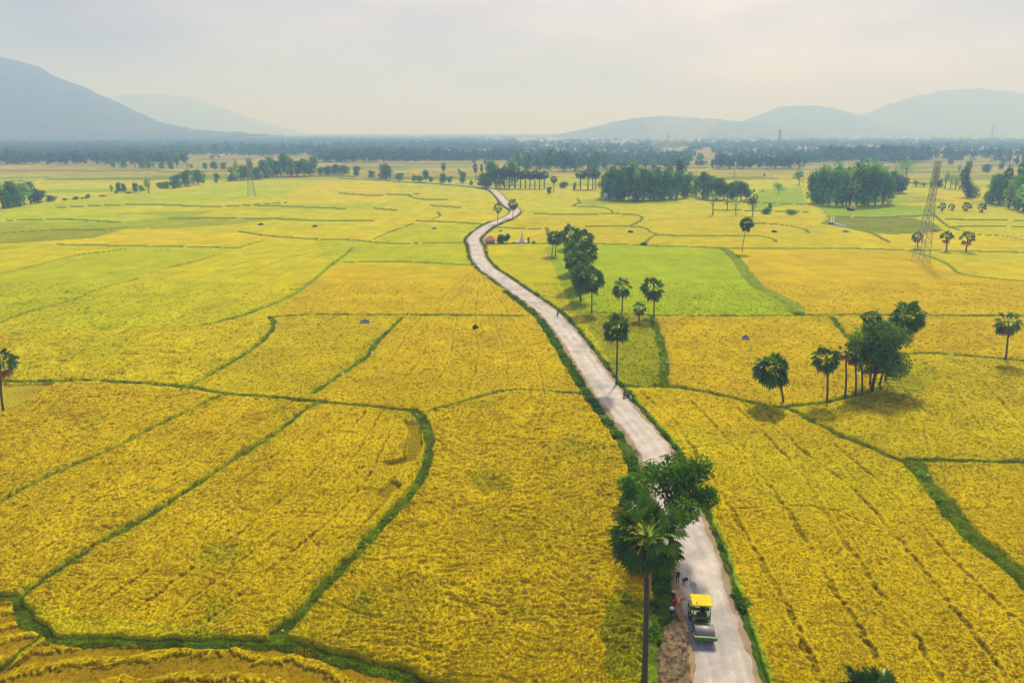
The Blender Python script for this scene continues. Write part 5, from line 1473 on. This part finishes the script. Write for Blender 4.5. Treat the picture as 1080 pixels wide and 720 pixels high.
def belt(x0, x1, ybase, ytop, n, h=(9, 16), w=(11, 21), skew=1.0):
    """trees between two surveyed base lines; ybase/ytop may be numbers"""
    out = []
    while len(out) < n:
        px = RNG.uniform(x0, x1); f = RNG.uniform(0, 1) ** skew
        py = ybase + (ytop - ybase) * f
        x, y = at(px, py)
        if fbm(np.array([x * .0045]), np.array([y * .0016]), 301, 4)[0] < -0.06 - .25 * RNG.uniform(0, 1): continue
        out.append((x, y, RNG.uniform(*h), RNG.uniform(*w)))
    return out
def row(x0, y0, x1, y1, n, h=(10, 16), w=(8, 13)):
    out = []
    for i in range(n):
        t = RNG.uniform(0, 1); x, y = at(x0 + (x1 - x0) * t, y0 + (y1 - y0) * t + RNG.normal(0, .25))
        out.append((x, y, RNG.uniform(*h), RNG.uniform(*w)))
    return out
FARG = np.array(lin((40,66,46)))
L = belt(-120, 195, 171.5, 156, 1364, (11, 19)) + row(-120, 172.5, 195, 173.5, 150, (17, 27), (10, 17)) + belt(-120, 200, 157, 145.5, 1540, (12, 20), (22, 40))
wood_mass('far_wood', L, FARG, 44)
L = belt(180, 345, 163.8, 152, 924, (12, 20)) + row(180, 164.5, 345, 164, 80, (22, 38)) + belt(190, 360, 152, 145, 924, (12, 20), (22, 40))
wood_mass('far_wood', L, FARG, 44)
L = belt(335, 545, 169, 157, 1144, (11, 18)) + row(335, 171, 545, 168.5, 150, (16, 26), (10, 17)) + belt(350, 545, 157, 145, 924, (12, 19), (22, 38))
wood_mass('far_wood', L, FARG, 44)
L = belt(535, 740, 178, 160, 330, (11, 19)) + row(545, 181, 640, 181, 60, (22, 38)) + belt(545, 740, 160, 147, 286, (12, 20), (18, 34))
wood_mass('far_wood', L, FARG, 44)
L = row(752, 178.5, 850, 177.5, 75, (16, 25)) + row(775, 172, 870, 170, 40, (16, 25)) + belt(752, 980, 172, 156, 334, (11, 18)) + row(868, 169.5, 972, 167.5, 110, (24, 33), (12, 18)) + belt(740, 1000, 156, 147, 474, (12, 20), (18, 34)) + row(845, 172, 870, 171, 22, (14, 20))
wood_mass('far_wood', L, FARG, 44)
L = row(975, 168.5, 1180, 170, 90, (20, 33), (9, 18)) + belt(980, 1180, 166, 158, 60, (14, 24)) + row(1040, 175, 1160, 176, 30, (14, 24)) + belt(970, 1200, 158, 147, 652, (12, 20), (18, 34)) + row(755, 166, 1000, 163, 40, (13, 20))
wood_mass('far_wood', L, FARG, 44)
# the last wooded line before the hills
L = belt(-300, 1400, 145.5, 141.8, 3300, (14, 24), (30, 60))
wood_mass('far_wood', L, FARG, 18)
# scattered countable trees on the open plots between the woods
GS = 'small trees dotted over the far plots'
for px, py, pt, w, k in ((120,177,168,7,'round'),(131,177.5,165,9,'round'),(143,177.5,171,5,'euca'),(150,178,166,8,'round'),(157,178,167,7,'round'),(162,178,170,5,'euca'),(171,178.5,171,6,'round'),(180,179,170,6,'round'),(187,177,160,9,'tall'),(198,178,169,4,'euca'),(202,178,173,5,'bush'),(217,179,171.5,6,'round'),(226,178.5,169.5,9,'round'),(236,179,171,8,'round'),(224,168,163.5,5,'round'),(231,167,164,3,'bush'),
                         (500,176,168,5,'palm'),(512,174,166,5,'round'),(484,183,178,4,'palm'),(731,205,196,6,'round'),(1055,179,172,6,'round'),(1011,182,173,5,'euca'),(1040,182,172,10,'round'),(1002,174,165,6,'round'),(806,186,182.5,2.5,'bush'),(795,203,199,3,'bush'),(804,202.5,200.5,3,'bush')):
    put(k, px, py, pt, w, 'small tree dotted on the open far plots before the hazy woods', GS)

# ---- hills
def hill(prof, Yd, thick, seed, rough=24.0):
    prof = sorted(prof); n = 150; m = 36
    X = []; H = []
    for px, py in prof:
        v = (py - 360) / 720; u = (px - 540) / 720
        # place on the vertical sheet y = Yd
        t = Yd / (CP - v * SP); X.append(u * t); H.append(CAM_H - t * (SP + v * CP))
    xs = np.linspace(X[0], X[-1], n); hs = np.maximum(np.interp(xs, X, H), 0)
    k = np.ones(3) / 3; hs = np.convolve(np.pad(hs, 1, mode='edge'), k, 'valid')
    ys = np.linspace(-1, 1, m)
    Xg, Tg = np.meshgrid(xs, ys, indexing='ij')
    fall = np.clip(1 - np.abs(Tg) ** 1.5, 0, 1)
    rid = fbm(Xg / 420.0, Tg * thick / 500.0, seed, 5)
    Zg = hs[:, None] * fall * (1 + 0.28 * rid * (np.abs(Tg) > .04)) + rough * fbm(Xg / 90., Tg * thick / 90., seed + 3, 3) * np.clip(hs[:, None] / 80, 0, 1)
    Zg = np.minimum(Zg, hs[:, None] + 4) - 3 * (np.abs(Tg) > .98)
    V = np.stack([Xg, Yd + Tg * thick, Zg], -1).reshape(-1, 3)
    I = np.arange(n * m).reshape(n, m)
    F = np.stack([I[:-1, :-1], I[1:, :-1], I[1:, 1:], I[:-1, 1:]], -1).reshape(-1, 4)
    tag(link('hill', np_mesh('hill', V, F, None, True), M['hill']), kind='structure')
hill(P(-420,150, -300,96, -200,50, -100,36, -60,45, 0,62, 15,66.5, 32,71, 50,80, 75,92.5, 85,97.5, 105,108, 120,116.5, 140,125.5, 156,131, 178,135, 205,137.5, 240,140, 262,142), 5200, 1300, 401)
hill(P(20,142, 60,112, 105,101, 160,99.5, 200,102, 230,112, 262,124, 292,134, 315,141), 13200, 1500, 411)
hill(P(590,141.5, 620,136, 645,129, 670,125, 700,123, 730,124.5, 755,126, 800,131, 850,141), 7600, 900, 421)
hill(P(740,141, 782,128.5, 800,121.5, 824,113, 840,112, 862,112.5, 876,114, 890,120, 910,127, 960,141), 8800, 1100, 431)
hill(P(850,141, 902,124.5, 920,119, 940,109.5, 970,100.5, 990,96.5, 1020,94, 1040,94.5, 1056,97.5, 1080,103, 1150,116, 1230,134, 1260,142), 9900, 1500, 441)

# ---- small houses among the woods
def house(px, py, w, d, h, rz, wall, roof, label):
    x, y = at(px, py)
    e = empty('house', (x, y, 0), rz, label, 'house')
    MB().box((0, 0, h / 2 - .5), (w, d, h + 1)).build('wall', wall, e)
    mb = MB(); o = .6
    mb.prism([(-d / 2 - o, h - .1), (d / 2 + o, h - .1), (0, h + d * .32)], (0, 1, 0), (0, 0, 1), (1, 0, 0), -w / 2 - o, w / 2 + o)
    mb.build('roof', roof, e)
    MB().box((0, -d / 2 - .03, 1.0), (1.1, .08, 2.0)).build('door', M['dark_wood'], e)
    for s in (-1, 1):
        MB().box((s * w * .3, -d / 2 - .03, 1.6), (1.2, .08, 1.2)).build('window', M['black'], e)
for a in ((86, 155, 26, 14, 8, .2, M['house_wall'], M['house_wall'], 'pale house showing among the hazy woods on the left'),
          (50, 157, 16, 10, 5, -.3, M['house_wall'], M['zinc'], 'small pale house left of the larger one in the hazy woods'),
          (447, 168.6, 13, 8, 4.5, .1, M['whitewash'], M['zinc'], 'white house at the foot of the wood behind the brown plots'),
          (478, 168.2, 11, 7, 4, -.2, M['house_wall'], M['zinc'], 'small low house right of the white house behind the brown plots'),
          (385, 169.5, 9, 6, 4, .3, M['house_wall'], M['zinc'], 'small pale house left of the white house behind the brown plots'),
          (674, 166, 10, 7, 5, .2, M['whitewash'], M['zinc'], 'white house in the hazy wood behind the broad dark wood'),
          (806, 150, 26, 12, 9, .2, M['whitewash'], M['zinc'], 'white house far off below the middle hill'),
          (201, 158.5, 12, 8, 5, .1, M['house_wall'], M['zinc'], 'tiny pale house between the left and middle far woods')):
    house(*a)

# ---- thin smoke from a stubble fire on the far plain
x, y = at(697, 166)
V = []; nr, ns = 9, 20
for i in range(nr):
    f = i / (nr - 1); r = 10 + 75 * f ** .8; z = -.5 + 95 * f
    for k in range(ns):
        a = 2 * PI * k / ns; rr = r * (1 + .22 * math.sin(2 * a + 3 * f) + .12 * math.sin(5 * a + 7 * f)) * (.4 if i in (0, nr - 1) else 1)
        V.append((x + 60 * f + rr * math.cos(a), y + rr * math.sin(a), z))
F = [(i * ns + k, i * ns + (k + 1) % ns, (i + 1) * ns + (k + 1) % ns, (i + 1) * ns + k) for i in range(nr - 1) for k in range(ns)]
F += [tuple(range(ns))[::-1], tuple((nr - 1) * ns + k for k in range(ns))]
me = bpy.data.meshes.new('smoke'); me.from_pydata(V, [], F); me.update()
m, nt, nd, ln = new_mat('thin_smoke'); o_ = N(nd, 'ShaderNodeOutputMaterial'); pv = N(nd, 'ShaderNodeVolumePrincipled')
pv.inputs['Color'].default_value = (.9, .92, .95, 1); pv.inputs['Density'].default_value = 0.0035
ln.new(pv.outputs[0], o_.inputs['Volume'])
tag(link('smoke', me, m), kind='stuff')
# ================================================================== CAMERA, AIR, LIGHT
cam = bpy.data.cameras.new('camera'); co = bpy.data.objects.new('camera', cam); COL.objects.link(co)
co.location = (0, 0, CAM_H); co.rotation_euler = (PI / 2 - PITCH, 0, 0)
cam.lens = 24; cam.sensor_width = 36; cam.sensor_fit = 'HORIZONTAL'; cam.clip_start = 0.5; cam.clip_end = 120000
scene.camera = co

SUN_EL, SUN_AZ = math.radians(46), math.radians(21)
sd = Vector((math.sin(SUN_AZ) * math.cos(SUN_EL), math.cos(SUN_AZ) * math.cos(SUN_EL), math.sin(SUN_EL)))
sun = bpy.data.lights.new('sun', 'SUN'); so = bpy.data.objects.new('sun', sun); COL.objects.link(so)
so.rotation_euler = sd.to_track_quat('Z', 'Y').to_euler(); so.location = (0, 0, 900)
sun.energy = 3.5; sun.angle = math.radians(6); sun.color = (0.935, 0.955, 1.0)

w = bpy.data.worlds.new('World'); scene.world = w; w.use_nodes = True
nt = w.node_tree; nd, ln = nt.nodes, nt.links; nd.clear()
out = N(nd, 'ShaderNodeOutputWorld'); bg = N(nd, 'ShaderNodeBackground')
sky = N(nd, 'ShaderNodeTexSky', sky_type='NISHITA'); sky.sun_disc = False
sky.sun_elevation = SUN_EL; sky.sun_rotation = SUN_AZ; sky.dust_density = 3; sky.air_density = 1.0; sky.ozone_density = 1.0
hsv = N(nd, 'ShaderNodeHueSaturation'); hsv.inputs['Saturation'].default_value = 0.04
ln.new(sky.outputs['Color'], hsv.inputs['Color'])
tc = N(nd, 'ShaderNodeTexCoord'); mp = N(nd, 'ShaderNodeMapping'); mp.inputs['Scale'].default_value = (1, 1, 3.5)
no = N(nd, 'ShaderNodeTexNoise'); no.inputs['Scale'].default_value = 2.2; no.inputs['Detail'].default_value = 6
ln.new(tc.outputs['Generated'], mp.inputs['Vector']); ln.new(mp.outputs['Vector'], no.inputs['Vector'])
mr = N(nd, 'ShaderNodeMapRange'); mr.inputs['From Min'].default_value = .3; mr.inputs['From Max'].default_value = .7; mr.inputs['To Min'].default_value = .5; mr.inputs['To Max'].default_value = 1.5
ln.new(no.outputs['Fac'], mr.inputs['Value'])
ti = N(nd, 'ShaderNodeVectorMath', operation='MULTIPLY'); ti.inputs[1].default_value = (0.96, 0.90, 1.12); ln.new(hsv.outputs['Color'], ti.inputs[0])
sc = N(nd, 'ShaderNodeVectorMath', operation='SCALE'); ln.new(ti.outputs['Vector'], sc.inputs[0]); ln.new(mr.outputs['Result'], sc.inputs['Scale'])
ln.new(sc.outputs['Vector'], bg.inputs['Color']); bg.inputs['Strength'].default_value = 0.08
ln.new(bg.outputs[0], out.inputs['Surface'])

# the hazy air of the plain: one closed box of even, pale scattering
hz = MB().box((0, 12000, 438.9), (60000, 30000, 882.2)).build('haze', None)
m, nt, nd, ln = new_mat('haze_air')
o_ = N(nd, 'ShaderNodeOutputMaterial'); pv = N(nd, 'ShaderNodeVolumePrincipled')
pv.inputs['Color'].default_value = (0.31, 0.51, 1.0, 1); pv.inputs['Density'].default_value = 4.0e-4; pv.inputs['Anisotropy'].default_value = 0.08; pv.inputs['Absorption Color'].default_value = (1, 1, 1, 1)
ln.new(pv.outputs[0], o_.inputs['Volume'])
hz.data.materials.append(m); tag(hz, kind='stuff')

scene.view_settings.view_transform = 'Standard'; scene.view_settings.look = 'None'
scene.view_settings.exposure = 0.17; scene.view_settings.gamma = 1.0; scene.view_settings.use_curve_mapping = False
scene.render.engine = 'CYCLES'
cy = scene.cycles
cy.use_denoising = True
try: cy.denoiser = 'OPENIMAGEDENOISE'; cy.denoising_input_passes = 'RGB_ALBEDO_NORMAL'
except Exception: pass
cy.max_bounces = 6; cy.diffuse_bounces = 3; cy.glossy_bounces = 2; cy.transmission_bounces = 3; cy.volume_bounces = 3; cy.transparent_max_bounces = 8
cy.caustics_reflective = False; cy.caustics_refractive = False
